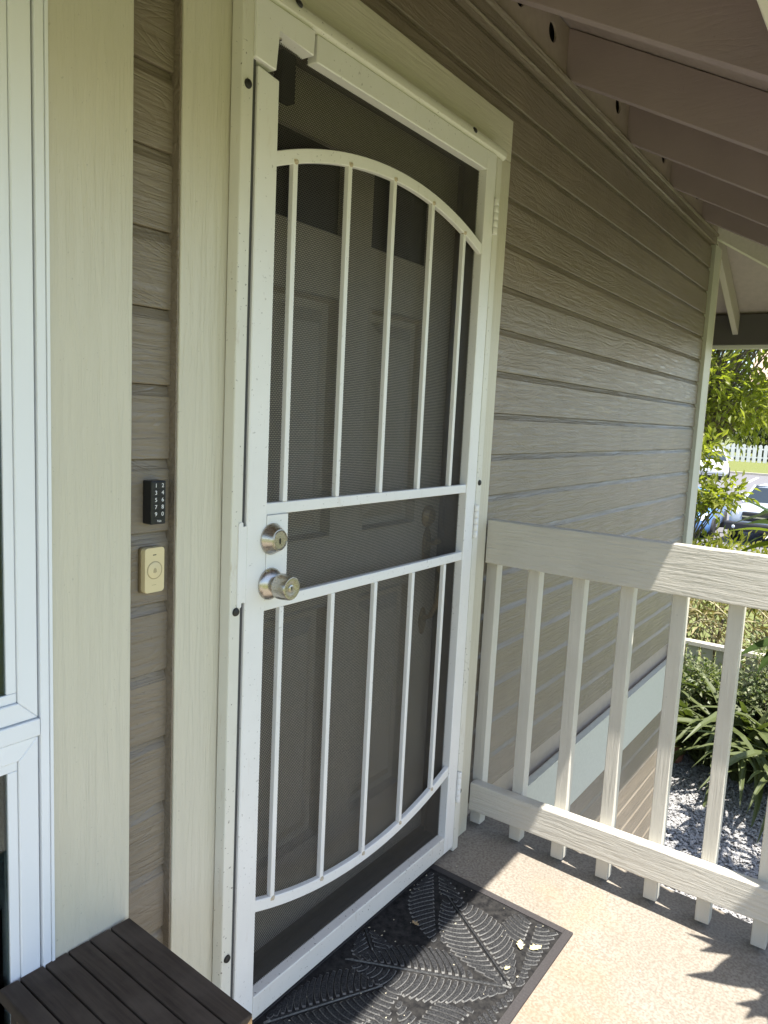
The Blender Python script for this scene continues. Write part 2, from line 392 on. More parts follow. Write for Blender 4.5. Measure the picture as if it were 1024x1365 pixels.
while z > -1.7:
    course(.2, 3.606, z); z -= E
z = Z0 + 9 * E
while z > -1.7:
    course(-3.2, -1.485, z); z -= E
# structural core with door and window openings
cb = bmesh.new()
for (x0, x1, z0, z1) in ((-3.2, -1.36, -1.7, 2.6), (-1.36, -.38, 1.98, 2.43), (-1.36, -.38, -1.7, .06), (-.38, -.045, -1.7, 2.43), (-.045, .955, 2.06, 2.43), (-.045, .955, -1.7, -.02), (.955, 3.735, -1.7, 2.43)):
    box(cb, x0, x1, .024, .13, z0, z1)
box(cb, 3.60, 3.735, .131, 4.0, -1.7, 2.43); box(cb, -3.2, -3.1, .131, 4.0, -1.7, 2.6); box(cb, -3.2, 3.735, 4.0, 4.1, -1.7, 2.6)
obj('wall_core', cb, mat_taupe, house)
rb = bmesh.new(); box(rb, -3.09, 3.59, .135, 3.95, -.06, -.02); box(rb, -3.09, 3.59, .135, 3.95, 2.42, 2.46); box(rb, -3.09, 3.59, 3.9, 3.94, -.02, 2.42)
obj('room', rb, mat_room, house)
# trim boards
def tr(name, x0, x1, z0, z1, y0=-.020, m=mat_trim, y1=.012, bev=.002):
    return obj(name, bx(x0, x1, y0, y1, z0, z1, bev=bev), m, house, base=((x0 + x1) / 2, 0, z0))
tr('trim_board', -.3755, -.2335, .0, 2.40)
tr('trim_board', -.1390, -.012, .01, 2.068)
tr('trim_board', .944, 1.0447, .012, 2.068)
tr('head_trim', -.1390, 1.0447, 2.070, 2.1821, m=mat_trim_x)
tr('trim_board', -1.485, -1.365, .0, 2.40)
tr('window_head_trim', -1.3635, -.3765, 1.95, 2.07, m=mat_trim_x)
tr('window_apron', -1.3635, -.3765, -.03, .06, m=mat_trim_x)
obj('filler_strip', bx(-.1425, -.1393, -.0165, .01, .0, 2.19), mat_siding, house)
# corner board, frieze, belly band
obj('corner_board', bx(3.6075, 3.741, -.020, .012, -1.7, 2.372, bev=.002), grain("corner_paint", (.53, .53, .43), 'z', .38, .3), house)
obj('corner_board', bx(3.741, 3.764, -.020, .11, -1.7, 2.372, bev=.002), mat_trim, house)
fr = bmesh.new(); prism(fr, [(.012, 2.3725), (-.014, 2.3725), (-.018, 2.378), (-.014, 2.386), (-.010, 2.3875), (-.010, 2.424), (-.016, 2.426), (-.020, 2.434), (-.016, 2.441), (.012, 2.441)], 'x', -3.2, 3.66)
obj('frieze_board', fr, mat_siding, house)
tr('belly_band', 1.202, 3.606, -.305, -.028, m=mat_band)
bb_ = bmesh.new(); box(bb_, 1.203, 3.606, -.026, .0, -.0275, -.020); obj('drip_cap', bb_, mat_band, house)

# ---- roof
SL = .515
def dz(y): return 2.602 + SL * y                       # underside of the roof boards over the porch
YE, XE, XW = -.862, 4.66, 3.74
dk = bmesh.new()
def slab(bm, pts, t=.03):
    lo = [bm.verts.new(p) for p in pts]; hi = [bm.verts.new((p[0], p[1], p[2] + t)) for p in pts]
    bm.faces.new(lo[::-1]); bm.faces.new(hi); k = len(pts)
    for i in range(k): bm.faces.new((lo[i], lo[(i + 1) % k], hi[(i + 1) % k], hi[i]))
hx = XW - YE                                            # where the hip meets the front eave
slab(dk, [(-3.6, YE, dz(YE)), (hx, YE, dz(YE)), (XW - 2.05, 2.05, dz(2.05)), (-3.6, 2.05, dz(2.05))])
obj('roof_boards', dk, mat_soffit, house)
dk = bmesh.new()
slab(dk, [(hx + .002, YE, dz(YE)), (XE, YE, dz(-(XE - XW))), (XE, 4.9, dz(-(XE - XW))), (XW - 2.05 + .002, 2.05, dz(2.05))])
obj('roof_boards', dk, mat_soffit, house)
mat_roof = plain("roof_shingles", (.16, .12, .10), .9, var=.25, bscale=40)
dk = bmesh.new()
slab(dk, [(-3.7, YE - .05, dz(YE - .05) + .035), (hx + .08, YE - .05, dz(YE - .05) + .035), (XW - 2.05, 2.05, dz(2.05) + .035), (-3.7, 2.05, dz(2.05) + .035)], .02)
slab(dk, [(hx + .083, YE - .05, dz(YE - .05) + .035), (XE + .05, YE - .05, dz(-(XE + .05 - XW)) + .035), (XE + .05, 4.9, dz(-(XE + .05 - XW)) + .035), (XW - 2.05 + .003, 2.05, dz(2.05) + .035)], .02)
slab(dk, [(-3.7, 2.052, dz(2.05) + .035), (XW - 2.05, 2.052, dz(2.05) + .035), (XW - 2.05, 4.9, dz(-.8) + .035), (-3.7, 4.9, dz(-.8) + .035)], .02)
obj('roof_covering', dk, mat_roof, house)
def rafter(x0):
    bm = bmesh.new(); t = .003
    yy0, yy1 = .02, -.833
    prism(bm, [(yy0, 2.444 + SL * yy0), (yy1, 2.444 + SL * yy1), (yy1, dz(yy1) - t), (yy0, dz(yy0) - t)], 'x', x0, x0 + .038, .0015)
    return bm
RX = [1.431 + .625 * k for k in range(-6, 4)]
r0 = obj('rafter', rafter(RX[0]), mat_taupe_y, house, base=(RX[0], 0, 2.444))
for x in RX[1:]:
    o = r0.copy(); COL.objects.link(o); o.parent = house; o.location.x = x
# hip and jack rafters at the far corner
hb = bmesh.new()
def beam(bm, a, b, wdt, dep):
    a, b = Vector(a), Vector(b); d = (b - a).normalized(); s = d.cross(Vector((0, 0, 1))).normalized() * wdt / 2; u = Vector((0, 0, dep))
    A = [bm.verts.new(p) for p in (a - s, a + s, a + s + u, a - s + u)]; B = [bm.verts.new(p) for p in (b - s, b + s, b + s + u, b - s + u)]
    bm.faces.new(A); bm.faces.new(B[::-1])
    for i in range(4): bm.faces.new((A[i], A[(i + 1) % 4], B[(i + 1) % 4], B[i]))
beam(hb, (3.72, .02, 2.436), (XW + .87, -.83, 2.436 - SL * .87), .024, .02)
beam(hb, (3.72, .02, 2.457), (XW + .87, -.83, 2.457 - SL * .87), .020, .115)
obj('hip_rafter', hb, mat_fascia, house)
jb = bmesh.new(); beam(jb, (3.77, .03, 2.43), (4.64, .03, 2.43 - SL * .87), .034, .13)
obj('jack_rafter', jb, plain('pale_jack_paint', (.48, .43, .39), .6), house)
for yy in (.66, 1.28, 1.9):
    jb = bmesh.new(); beam(jb, (3.77, yy, 2.43), (4.64, yy, 2.43 - SL * .87), .038, .13); obj('jack_rafter', jb, mat_taupe_y, house)
# blocking with round vent holes between the rafters
def blocking(x0, x1, holes):
    bm = bmesh.new(); z0, z1, zc, N = 2.4425, 2.598, 2.535, 24
    cut = [x0] + [v for h in sorted(holes) for v in (h - .045, h + .045)] + [x1]
    for i in range(0, len(cut), 2): box(bm, cut[i], cut[i + 1], 0, .007, z0, z1)
    for h in holes:
        rim = []
        for k in range(N):
            a = 2 * math.pi * k / N; c, s_ = math.cos(a), math.sin(a)
            t = min(.045 / abs(c) if abs(c) > 1e-6 else 9, ((z1 - zc) if s_ > 0 else (zc - z0)) / abs(s_) if abs(s_) > 1e-6 else 9)
            rim.append((h + t * c, zc + t * s_))
        # snap the nearest rim points to the corners
        for cx2, cz2 in ((h - .045, z0), (h + .045, z0), (h - .045, z1), (h + .045, z1)):
            j = min(range(N), key=lambda k: (rim[k][0] - cx2) ** 2 + (rim[k][1] - cz2) ** 2); rim[j] = (cx2, cz2)
        P = [[bm.verts.new((x, y, z)) for x, z in rim] for y in (0, .007)]
        Q = [[bm.verts.new((h + .029 * math.cos(2 * math.pi * k / N), y, zc + .029 * math.sin(2 * math.pi * k / N))) for k in range(N)] for y in (0, .007)]
        for k in range(N):
            j = (k + 1) % N
            bm.faces.new((P[0][k], P[0][j], Q[0][j], Q[0][k])); bm.faces.new((P[1][k], Q[1][k], Q[1][j], P[1][j])); bm.faces.new((Q[0][k], Q[0][j], Q[1][j], Q[1][k]))
    return bm
for xa, xb in zip(RX, RX[1:]):
    obj('blocking', blocking(xa + .039, xb - .001, (xb - .125, xb - .36)), mat_taupe, house)
obj('blocking', blocking(RX[-1] + .039, 3.70, (3.55,)), mat_taupe, house)
obj('attic_dark_sheet', bx(-3.2, 3.7, .034, .05, 2.605 - .16, 2.60), mat_dark, house)  # dark sheet stands in for the unlit attic behind the vent holes
# fascias
obj('fascia', bx(-3.7, XE - .003, -.8375, -.874, 1.872, 2.150, bev=.003), mat_fascia, house)
obj('fascia', bx(XE - .04, XE, -.836, 5.0, 1.925, 2.125, bev=.003), plain('shaded_fascia_paint', (.10, .092, .092), .7, spec=.25), house)  # shade on the inner face of the end fascia is put into its colour
obj('fascia_lit_lip', bx(XE + .002, XE + .03, -.90, 5.0, 1.900, 2.13), plain("lit_lip_white", (.72, .71, .66), .4), house)  # white strip stands in for the ground-lit lower edge of the end fascia

# ---- window at the left edge of the view
win = obj('window', bx(-.381, -.3765, -.024, .05, .06, 1.95), mat_vinyl, house)
WL = -1.3635
def vb(name, x0, x1, z0, z1, y0, y1, bev=.0015): return obj(name, bx(x0, x1, y0, y1, z0, z1, bev=bev), mat_vinyl, win)
# outer frame with mullion
vb('window_frame', -.3955, -.3815, .06, 1.95, -.022, .05); vb('window_frame', WL, WL + .02, .06, 1.95, -.022, .05)
vb('window_frame', WL + .021, -.3965, .06, .09, -.022, .05); vb('window_frame', WL + .021, -.3965, 1.93, 1.95, -.022, .05)
vb('mullion', WL + .021, -.3965, .816, .843, -.022, .05)
def sash(z0, z1, yo):
    xl, xr = WL + .022, -.3980
    def miter(bm, P):
        A = [bm.verts.new((p[0], yo, p[1])) for p in P]; B = [bm.verts.new((p[0], .045, p[1])) for p in P]
        bm.faces.new(A); bm.faces.new(B[::-1])
        for i in range(4): bm.faces.new((A[i], A[(i + 1) % 4], B[(i + 1) % 4], B[i]))
    wd = .0305; g = .0004
    for P in ([(xl, z0), (xr, z0), (xr - wd, z0 + wd), (xl + wd, z0 + wd)], [(xl, z1), (xl + wd, z1 - wd), (xr - wd, z1 - wd), (xr, z1)],
              [(xr, z0 + g), (xr, z1 - g), (xr - wd, z1 - wd - g), (xr - wd, z0 + wd + g)], [(xl, z0 + g), (xl + wd, z0 + wd + g), (xl + wd, z1 - wd - g), (xl, z1 - g)]):
        bm = bmesh.new(); miter(bm, P); bmesh.ops.bevel(bm, geom=bm.edges[:], offset=.0012, segments=1, affect='EDGES'); obj('sash', bm, mat_vinyl, win)
    # glazing bead (set back) and glass
    wd2 = .0150
    xi0, xi1, zi0, zi1 = xl + wd + .0006, xr - wd - .0006, z0 + wd + .0006, z1 - wd - .0006
    bm = bmesh.new()
    box(bm, xi0, xi1, yo + .004, .04, zi0, zi0 + wd2, .001); box(bm, xi0, xi1, yo + .004, .04, zi1 - wd2, zi1, .001)
    box(bm, xi0, xi0 + wd2, yo + .004, .04, zi0 + wd2 + .0005, zi1 - wd2 - .0005, .001); box(bm, xi1 - wd2, xi1, yo + .004, .04, zi0 + wd2 + .0005, zi1 - wd2 - .0005, .001)
    obj('glazing_bead', bm, mat_vinyl, win)
    obj('pane', bx(xi0 + wd2 - .002, xi1 - wd2 + .002, yo + .0075, yo + .0115, zi0 + wd2, zi1 - wd2), mat_glass, win)
sash(.0925, .8145, -.018); sash(.8445, 1.9285, -.018)
cu = bmesh.new()
for i in range(26):
    x = -1.35 + i * .037; tube(cu, [(x, .10 + .012 * math.sin(i * 1.9), .1), (x + .004, .10 + .012 * math.sin(i * 1.9 + .4), 1.9)], .02, 6)
obj('curtain', cu, plain("dark_curtain", (.035, .045, .05), .9), house, smooth=True)

# ---- front door behind the security door
D = .066
for x0, x1 in ((-.043, -.008), (.9115, .9535)):
    obj('door_jamb', bx(x0, x1, -.0185, .128, .0, 2.040, bev=.0015), mat_jamb, house)
obj('head_jamb', bx(-.043, .9535, -.0185, .128, 2.041, 2.0685, bev=.0015), mat_jamb, house)
obj('door_sill', prism(bmesh.new(), [(-.0185, .012), (-.0185, .022), (.03, .034), (.03, .044), (.128, .044), (.128, .012)], 'x', -.0075, .911, .001), mat_sill, house)
obj('door_stop', bx(.898, .911, .052, .0655, .045, 2.03), mat_jamb, house)
bottom_seal = obj('door_seal', bx(-.0075, .897, .052, .0655, .046, .062), mat_sill, house)
fd = bmesh.new()
# stiles and rails of the leaf around its panels
cols = [(.1326, .392), (.508, .764)]; rows = [(.262, .868), (1.030, 1.592), (1.731, 1.915)]
def leaf_grid():
    xs = [-.006, .1326, .392, .508, .764, .909]; zs = [.046, .262, .868, 1.030, 1.592, 1.731, 1.915, 2.036]
    bm = bmesh.new()
    for i in range(5):
        for j in range(7):
            if i in (1, 3) and j in (1, 3, 5): continue
            box(bm, xs[i], xs[i + 1], D, D + .042, zs[j], zs[j + 1])
    bmesh.ops.remove_doubles(bm, verts=bm.verts, dist=1e-5)
    dup = [f for f in bm.faces if all(len(e.link_faces) > 2 for e in f.edges)]
    return bm
door = obj('front_door', leaf_grid(), mat_door, house)
for (x0, x1) in cols:
    for j, (z0, z1) in enumerate(rows):
        if j < 2:
            b = bmesh.new()
            A = []
            # moulded panel: sloped moulding, flat, raised field
            lv = [(0, .0), (.007, -.005), (.013, .020), (.025, .022), (.031, .022), (.064, .003)]
            rings = []
            for ins, dep in lv:
                rings.append([b.verts.new(p) for p in ((x0 + ins, D + dep, z0 + ins), (x1 - ins, D + dep, z0 + ins), (x1 - ins, D + dep, z1 - ins), (x0 + ins, D + dep, z1 - ins))])
            for p, q in zip(rings, rings[1:]):
                for i in range(4): b.faces.new((p[i], p[(i + 1) % 4], q[(i + 1) % 4], q[i]))
            b.faces.new(rings[-1]); obj('door_panel', b, mat_door, door)
        else:
            obj('door_pane', bx(x0, x1, D + .012, D + .018, z0, z1), mat_doorglass, door)
# entry handleset, aged brass
lk = bmesh.new(); lathe(lk, [(.033, 0), (.033, .004), (.028, .010), (.022, .013), (.019, .016), (0, .016)], (.838, D, 1.046)); obj('deadbolt', lk, mat_bronze, door, smooth=True)
hp = bmesh.new()
for (zc, hh, ww) in ((.955, .062, .020), (.735, .042, .017)):
    vs = [(.835 + ww * math.sin(a), zc + hh * math.cos(a)) for a in [2 * math.pi * i / 20 for i in range(20)]]
    prism(hp, vs, 'y', D, D - .006, .002)
tube(hp, [(.835, D - .006, .925), (.835, D - .035, .920), (.835, D - .055, .895), (.835, D - .058, .85), (.835, D - .05, .80), (.835, D - .03, .755), (.835, D - .004, .742)], [.007, .008, .0085, .009, .009, .008, .007], 10)
tube(hp, [(.835, D - .004, .965), (.835, D - .03, .972), (.835, D - .045, .980)], [.008, .007, .010], 8)
obj('handle', hp, mat_bronze, door, smooth=True)
obj('alarm_sensor', bx(.125, .165, .012, .035, 1.93, 2.02, bev=.003), mat_dark, house)

# ================================================================== SECURITY SCREEN DOOR
sd = thing('security_door', 'white steel security screen door with arched bars, closed over the front door', 'security door', (.45, -.052, .03))
F, B = -.052, -.024           # front and back of the leaf
ZB, ZT = .034, 2.042
# outer frame (surface mounted)
obj('frame_post', bx(-.037, -.0095, -.050, -.0215, .012, 2.0415, bev=.003), mat_frame, sd)
obj('frame_post', bx(.9065, .9365, -.050, -.0215, .015, 2.0415, bev=.003), mat_frame, sd)
obj('frame_head', prism(bmesh.new(), [(-.0215, 2.0425), (-.047, 2.0425), (-.055, 2.050), (-.0565, 2.060), (-.053, 2.069), (-.044, 2.0735), (-.0215, 2.0735)], 'x', -.0375, .9480), mat_frame, sd, smooth=True)
# leaf: tubes
def dbox(x0, x1, z0, z1, y0=F, y1=B, bev=.0022): return bx(x0, x1, y0, y1, z0, z1, bev=bev)
st = bmesh.new(); prism(st, [(0, ZB), (.0535, ZB), (.0535, 1.9205), (.0, 1.9275)], 'y', F, B, .002); obj('stile', st, mat_white, sd)
obj('stile', dbox(.8485, .9, ZB, ZT), mat_white, sd)
obj('bottom_rail', dbox(.0540, .848, ZB, .0885), mat_whitedirty, sd)
tb = bmesh.new(); prism(tb, [(.1535, 1.9905), (.1535, ZT - .001), (.848, ZT - .001), (.848, 1.9905)], 'y', F, B, .002); obj('top_rail', tb, mat_white, sd)
tb = bmesh.new(); box(tb, .003, .8475, B - .002, B + .001, 1.95, 2.04); 
tb.free()
# raised corner box at the top left (latch-side corner key) and its screw
cb = bmesh.new(); P = [(-.0105, 1.9365), (.041, 1.9325), (.045, 2.003), (.140, 1.9955), (.1425, 2.0405), (-.0105, 2.0405)]
prism(cb, P, 'y', F - .004, B, .0015); obj('corner_key', cb, mat_white, sd)
sc = bmesh.new(); lathe(sc, [(.005, 0), (.0045, .002), (.002, .0035), (0, .0035)], (.066, -.036, 2.0005), (0, 0, -1), 12); obj('screw', sc, mat_steel, sd, smooth=True)
obj('gap_shade_strip', bx(-.0085, -.0015, -.046, -.030, .04, 2.03), mat_gap_shade, sd)  # dark strip stands in for the shade in the gap beside the leaf
# cross bars and arched bars
obj('cross_bar', dbox(.0541, .8482, 1.1244, 1.1479, F + .003, F + .017), mat_white, sd)
obj('cross_bar', dbox(.0541, .8482, .9317, .9560, F + .003, F + .017), mat_white, sd)
def arch(z_end, z_mid, th, up):
    xa, xb = .0541, .8482; c = (xb - xa) / 2; s = abs(z_mid - z_end); Rr = (c * c + s * s) / (2 * s); xm = (xa + xb) / 2
    N = 40; bm = bmesh.new(); rings = []
    for i in range(N + 1):
        x = xa + (xb - xa) * i / N; h = math.sqrt(Rr * Rr - (x - xm) ** 2) - (Rr - s)
        zo = z_end + h if up else z_end - h
        hi = math.sqrt((Rr - th) ** 2 - (x - xm) ** 2) - (Rr - s)
        zi = z_end + hi if up else z_end - hi
        y0, y1 = F + .003, F + .016
        q = [(y0 + .0015, zo), (y0, zo - (.0015 if up else -.0015)), (y0, zi + (.0015 if up else -.0015)), (y0 + .0015, zi), (y1, zi), (y1, zo)]
        rings.append([bm.verts.new((x, a, b)) for a, b in q])
    for a, b in zip(rings, rings[1:]):
        for k in range(6): bm.faces.new((a[k], a[(k + 1) % 6], b[(k + 1) % 6], b[k]))
    bm.faces.new(rings[0]); bm.faces.new(rings[-1][::-1])
    def inner(x):
        hi = math.sqrt((Rr - th) ** 2 - (x - xm) ** 2) - (Rr - s)
        return z_end + hi if up else z_end - hi
    return bm, inner
mat_weld = plain('rusty_weld', (.50, .42, .30), .6, var=.3, bscale=300)
a_top, in_top = arch(1.801, 1.8765, .0255, True); obj('arched_bar', a_top, mat_white, sd, smooth=True)
a_bot, in_bot = arch(.283, .2125, .0255, False); obj('arched_bar', a_bot, mat_white, sd, smooth=True)
for x in (.1075, .2735, .436, .6005, .7585):
    for z0, z1 in ((1.1481, in_top(x) + .002), (in_bot(x) - .002, .9315)):
        obj('bar', bx(x - .0063, x + .0063, F + .0035, F + .0155, z0, z1, bev=.0015), mat_white, sd)
        zz = z1 if z1 > 1.5 else z0
        wb = bmesh.new(); lathe(wb, [(.0085, -.003), (.007, .002), (.0035, .004), (0, .0045)], (x, F + .007, zz), (0, -.3, -1 if z1 > 1.5 else 1), 8); obj('weld', wb, mat_weld, sd, smooth=True)
# perforated screen and the black clips that hold it
obj('mesh_screen', bx(.030, .875, B - .0045, B - .0035, .06, 2.03), mat_screen, sd, base=(0, B - .004, 0))
cl = None
for (x, z) in ((.286, 1.30), (.613, 1.295), (.284, .66), (.613, .655), (.284, .34), (.613, .345), (.284, 1.735), (.613, 1.74)):
    if cl is None:
        c_ = bmesh.new(); tube(c_, [(x - .004, F + .02, z - .012), (x - .001, F + .017, z - .004), (x, F + .0165, z), (x - .001, F + .017, z + .004), (x - .004, F + .02, z + .012)], [.004, .0028, .0045, .0028, .004], 6)
        cl = obj('screen_clip', c_, mat_black, sd, base=(x, F + .017, z)); c0 = cl
    else:
        o = c0.copy(); COL.objects.link(o); o.parent = sd; o.location = Vector((x, F + .017, z)) - sd.location
# lock plate
lp = bmesh.new()
prism(lp, [(-.021, .9545), (-.0195, .9525), (-.0165, .9515), (-.0125, .9515), (-.0105, .9535), (-.0103, .9600), (-.0004, .9600), (-.0004, 1.1080), (-.0100, 1.1080), (-.0100, 1.1140), (-.0120, 1.1165), (-.0175, 1.1165), (-.0203, 1.1145), (-.021, 1.1120)], 'y', F - .0006, F + .0022)
obj('lock_plate', lp, mat_white, sd)
obj('plate_back', bx(.0539, .1132, F - .0008, F + .016, .9563, 1.1241, bev=.0006, seg=1), mat_white, sd)
db = bmesh.new(); c = (.068, F - .0009, 1.077)
lathe(db, [(.0315, 0), (.0315, .002), (.0300, .004), (.0222, .0200), (.0212, .0215), (.0200, .0218), (.0192, .0205), (.0190, .0192), (0, .0192)], c)
dbo = obj('deadbolt', db, mat_steel, sd, smooth=True)
kc = bmesh.new(); lathe(kc, [(.0182, .0180), (.0182, .0208), (.0172, .0218), (0, .0220)], c); kco = obj('key_cylinder', kc, mat_steel, dbo, smooth=True)
obj('keyhole', prism(bmesh.new(), [(c[0] + .0022 * math.cos(t), c[2] - .002 + .0062 * math.sin(t)) for t in [i * math.pi / 6 for i in range(12)]], 'y', c[1] - .0222, c[1] - .0226), mat_black, dbo)
kn = bmesh.new(); c = (.0655, F - .0009, .987)
lathe(kn, [(.0325, 0), (.0325, .002), (.0318, .004), (.0270, .0095), (.0190, .0150), (.0130, .0180), (.0118, .0215), (.0118, .0230)], c); kno = obj('door_knob', kn, mat_steel, sd, smooth=True)
k2 = bmesh.new(); lathe(k2, [(.0118, .0200), (.0160, .0215), (.0232, .0245), (.0256, .0290), (.0258, .0340), (.0250, .0460), (.0234, .0575), (.0222, .0595), (.0208, .0600), (.0120, .0575), (.0075, .0570), (0, .0570)], c); obj('knob_grip', k2, mat_steel, kno, smooth=True)
k3 = bmesh.new(); lathe(k3, [(.0072, .0560), (.0072, .0582), (.0062, .0588), (0, .0588)], c); obj('key_cylinder', k3, mat_steel, kno, smooth=True)
obj('keyhole', prism(bmesh.new(), [(c[0] + .0014 * math.cos(t), c[2] + .0044 * math.sin(t)) for t in [i * math.pi / 6 for i in range(12)]], 'y', c[1] - .0589, c[1] - .0592), mat_black, kno)
# hinges on the right post, bolts round the frame
for zc in (1.8825, 1.040, .2285):
    hb = bmesh.new()
    for i in range(5):
        z0 = zc - .0475 + .019 * i; lathe(hb, [(.0062, .0004), (.0068, .0012), (.0068, .0178), (.0062, .0186)], (.9035, F - .0052, z0), (0, 0, 1), 14)
    obj('hinge', hb, mat_white, sd, smooth=True)
first = None
for (x, z) in ((-.0235, 1.888), (-.0225, .945), (-.0235, .226), (.916, 1.866), (.922, 1.150), (.9235, .206)):
    if first is None:
        bb = bmesh.new(); lathe(bb, [(.0082, 0), (.0082, .001), (.0070, .0035), (.0035, .005), (0, .0053)], (x, -.0502, z), (0, -1, 0), 16); first = obj('bolt', bb, mat_bolt, sd, smooth=True, base=(x, -.0502, z))
    else:
        o = first.copy(); COL.objects.link(o); o.parent = sd; o.location = Vector((x, -.0502, z)) - sd.location
for (x, z) in ((.095, 2.068), (.765, 2.063)):
    o = first.copy(); COL.objects.link(o); o.parent = sd; o.location = Vector((x, -.0545, z)) - sd.location; o.rotation_euler = (R(-28), 0, 0)
obj('tape_strip', bx(.962, .979, -.0218, -.0204, 1.698, 1.770), mat_blue, house)
lb_ = bmesh.new(); lathe(lb_, [(.008, 0), (.006, .006), (0, .007)], (.970, -.0203, 1.655), (0, -1, 0), 10); box(lb_, .964, .973, -.030, -.0205, 1.640, 1.652, .002); obj('latch_stub', lb_, mat_bolt, house)

# ================================================================== KEYPAD AND DOORBELL
kp = thing('keypad', 'small black numbered door keypad on the taupe siding strip', 'keypad', (-.183, -.0, 1.160))
obj('case', bx(-.197, -.1665, -.024, .0, 1.1245, 1.1995, bev=.002), mat_black, kp)
mat_key = plain("black_keys", (.012, .013, .016), .3)
for r in range(5):
    for c2 in range(2):
        x = -.1886 + .0137 * c2; z = 1.1915 - .0123 * r
        kk = obj('key', bx(x - .0065, x + .0065, -.0247, -.0235, z - .0058, z + .0058, bev=.0004, seg=1), mat_key, kp)
        text_obj('1234567890'[2 * r + c2], .0098, (x + .0006, -.0249, z), mat_print, kk, 'digit')
kk = obj('key', bx(-.1951, -.1684, -.0247, -.0235, 1.1262, 1.1350, bev=.0004, seg=1), mat_key, kp)
text_obj('Yale', .0052, (-.1812, -.0249, 1.1305), mat_print, kk, 'lettering')
db2 = thing('doorbell', 'beige rectangular doorbell button below the black keypad', 'doorbell', (-.184, -.0, 1.043))
def rrect(x0, x1, z0, z1, r, n=6):
    P = []
    for cx, cz, a0 in ((x1 - r, z1 - r, 0), (x0 + r, z1 - r, 90), (x0 + r, z0 + r, 180), (x1 - r, z0 + r, 270)):
        P += [(cx + r * math.cos(R(a0 + 90 * i / n)), cz + r * math.sin(R(a0 + 90 * i / n))) for i in range(n + 1)]
    return P
bm = bmesh.new(); prism(bm, rrect(-.2055, -.1645, 1.0035, 1.0835, .005), 'y', -.0005, -.005); obj('backplate', bm, plain("brown_backplate", (.16, .12, .06), .6), db2)
bm = bmesh.new(); prism(bm, rrect(-.2030, -.1630, 1.0045, 1.0830, .005), 'y', -.005, -.0165, .0012); obj('case', bm, mat_beige, db2)
bm = bmesh.new(); cx_, cz_ = -.1832, 1.0435
lathe(bm, [(.0158, .0), (.0158, .0004), (.0148, .0006), (.0146, -.0002)], (cx_, -.0166, cz_)); obj('button_ring', bm, mat_beige_line, db2, smooth=True)
bm = bmesh.new(); lathe(bm, [(.0142, -.0004), (.0142, .0006), (.0132, .0011), (0, .0012)], (cx_, -.0166, cz_)); bt = obj('button', bm, mat_beige, db2, smooth=True)
bell = [(-.0042, -.0038), (-.0034, -.0026), (-.0030, .0012), (-.0018, .0034), (0, .0044), (.0018, .0034), (.0030, .0012), (.0034, -.0026), (.0042, -.0038), (.0014, -.0038), (.0008, -.0050), (-.0008, -.0050), (-.0014, -.0038)]
bm = bmesh.new(); prism(bm, [(cx_ + a, cz_ + b) for a, b in bell], 'y', -.0177, -.0181); obj('bell_symbol', bm, mat_beige_line, bt)
obj('indicator_slot', bx(-.1870, -.1800, -.0168, -.0163, 1.0697, 1.0712), mat_black, db2)
obj('imprint', bx(-.1885, -.1800, -.0167, -.0163, 1.0172, 1.0180), mat_beige_line, db2)

# ================================================================== PORCH RAILING
rl = thing('porch_railing', 'cream painted wooden porch railing with square balusters', 'railing', (1.066, -.02, 0))
XR = 1.0465
obj('top_rail', bx(XR, XR + .038, -1.75, -.0215, .8935, 1.0287, bev=.003), mat_rail, rl, base=(XR, -.7, .96))
obj('bottom_rail', bx(XR, XR + .038, -1.75, -.0215, .0830, .1755, bev=.003), mat_rail, rl, base=(XR, -.7, .13))
obj('post', bx(XR - .026, XR + .064, -1.841, -1.751, -.07, 1.06, bev=.003), mat_balu, rl)
b0 = None
for i in range(12):
    y = -.0275 - .1412 * i
    zb = fz(y) + .012
    if b0 is None:
        b0 = obj('baluster', bx(XR + .0382, XR + .0762, y - .0185, y + .0185, zb, 1.010, bev=.002), mat_balu, rl, base=(XR + .057, y, 1.01))
    else:
        o = b0.copy(); COL.objects.link(o); o.parent = rl; o.location = Vector((XR + .057, y, 1.01)) - rl.location
        o.scale.z = (1.010 - zb) / (1.010 - fz(-.0275) - .012)

# ================================================================== BENCH
mt_, n_, b_ = new_mat("weathered_dark_slat")
mp_ = objco(n_, (40, 2.5, 40)); a_ = nd(n_, 'ShaderNodeTexNoise', i_Scale=3.0, i_Detail=7.0, i_Roughness=.65); n_.links.new(mp_.outputs[0], a_.inputs['Vector'])
b2_ = nd(n_, 'ShaderNodeTexNoise', i_Scale=14.0, i_Detail=5.0); n_.links.new(objco(n_).outputs[0], b2_.inputs['Vector'])
c_ = mixc(n_, ramp(n_, b2_.outputs['Fac'], .4, .7, (0, 0, 0), (.6, .6, .6)), ramp(n_, a_.outputs['Fac'], .3, .75, (.036, .027, .021), (.078, .060, .047)), (.10, .080, .064))
n_.links.new(c_, b_.inputs['Base Color']); b_.inputs['Roughness'].default_value = .75; b_.inputs['Specular IOR Level'].default_value = .22
bp_ = nd(n_, 'ShaderNodeBump', i_Strength=.5, i_Distance=.001); n_.links.new(a_.outputs['Fac'], bp_.inputs['Height']); n_.links.new(bp_.outputs[0], b_.inputs['Normal'])
mat_slat = mt_
bn = thing('bench', 'small dark slatted wooden bench against the wall at the lower left', 'bench', (-.36, -.17, fz(-.17)))
edges = [-.4735, -.4415, -.4015, -.3615, -.3235, -.2845, -.2450]
Z1 = .427
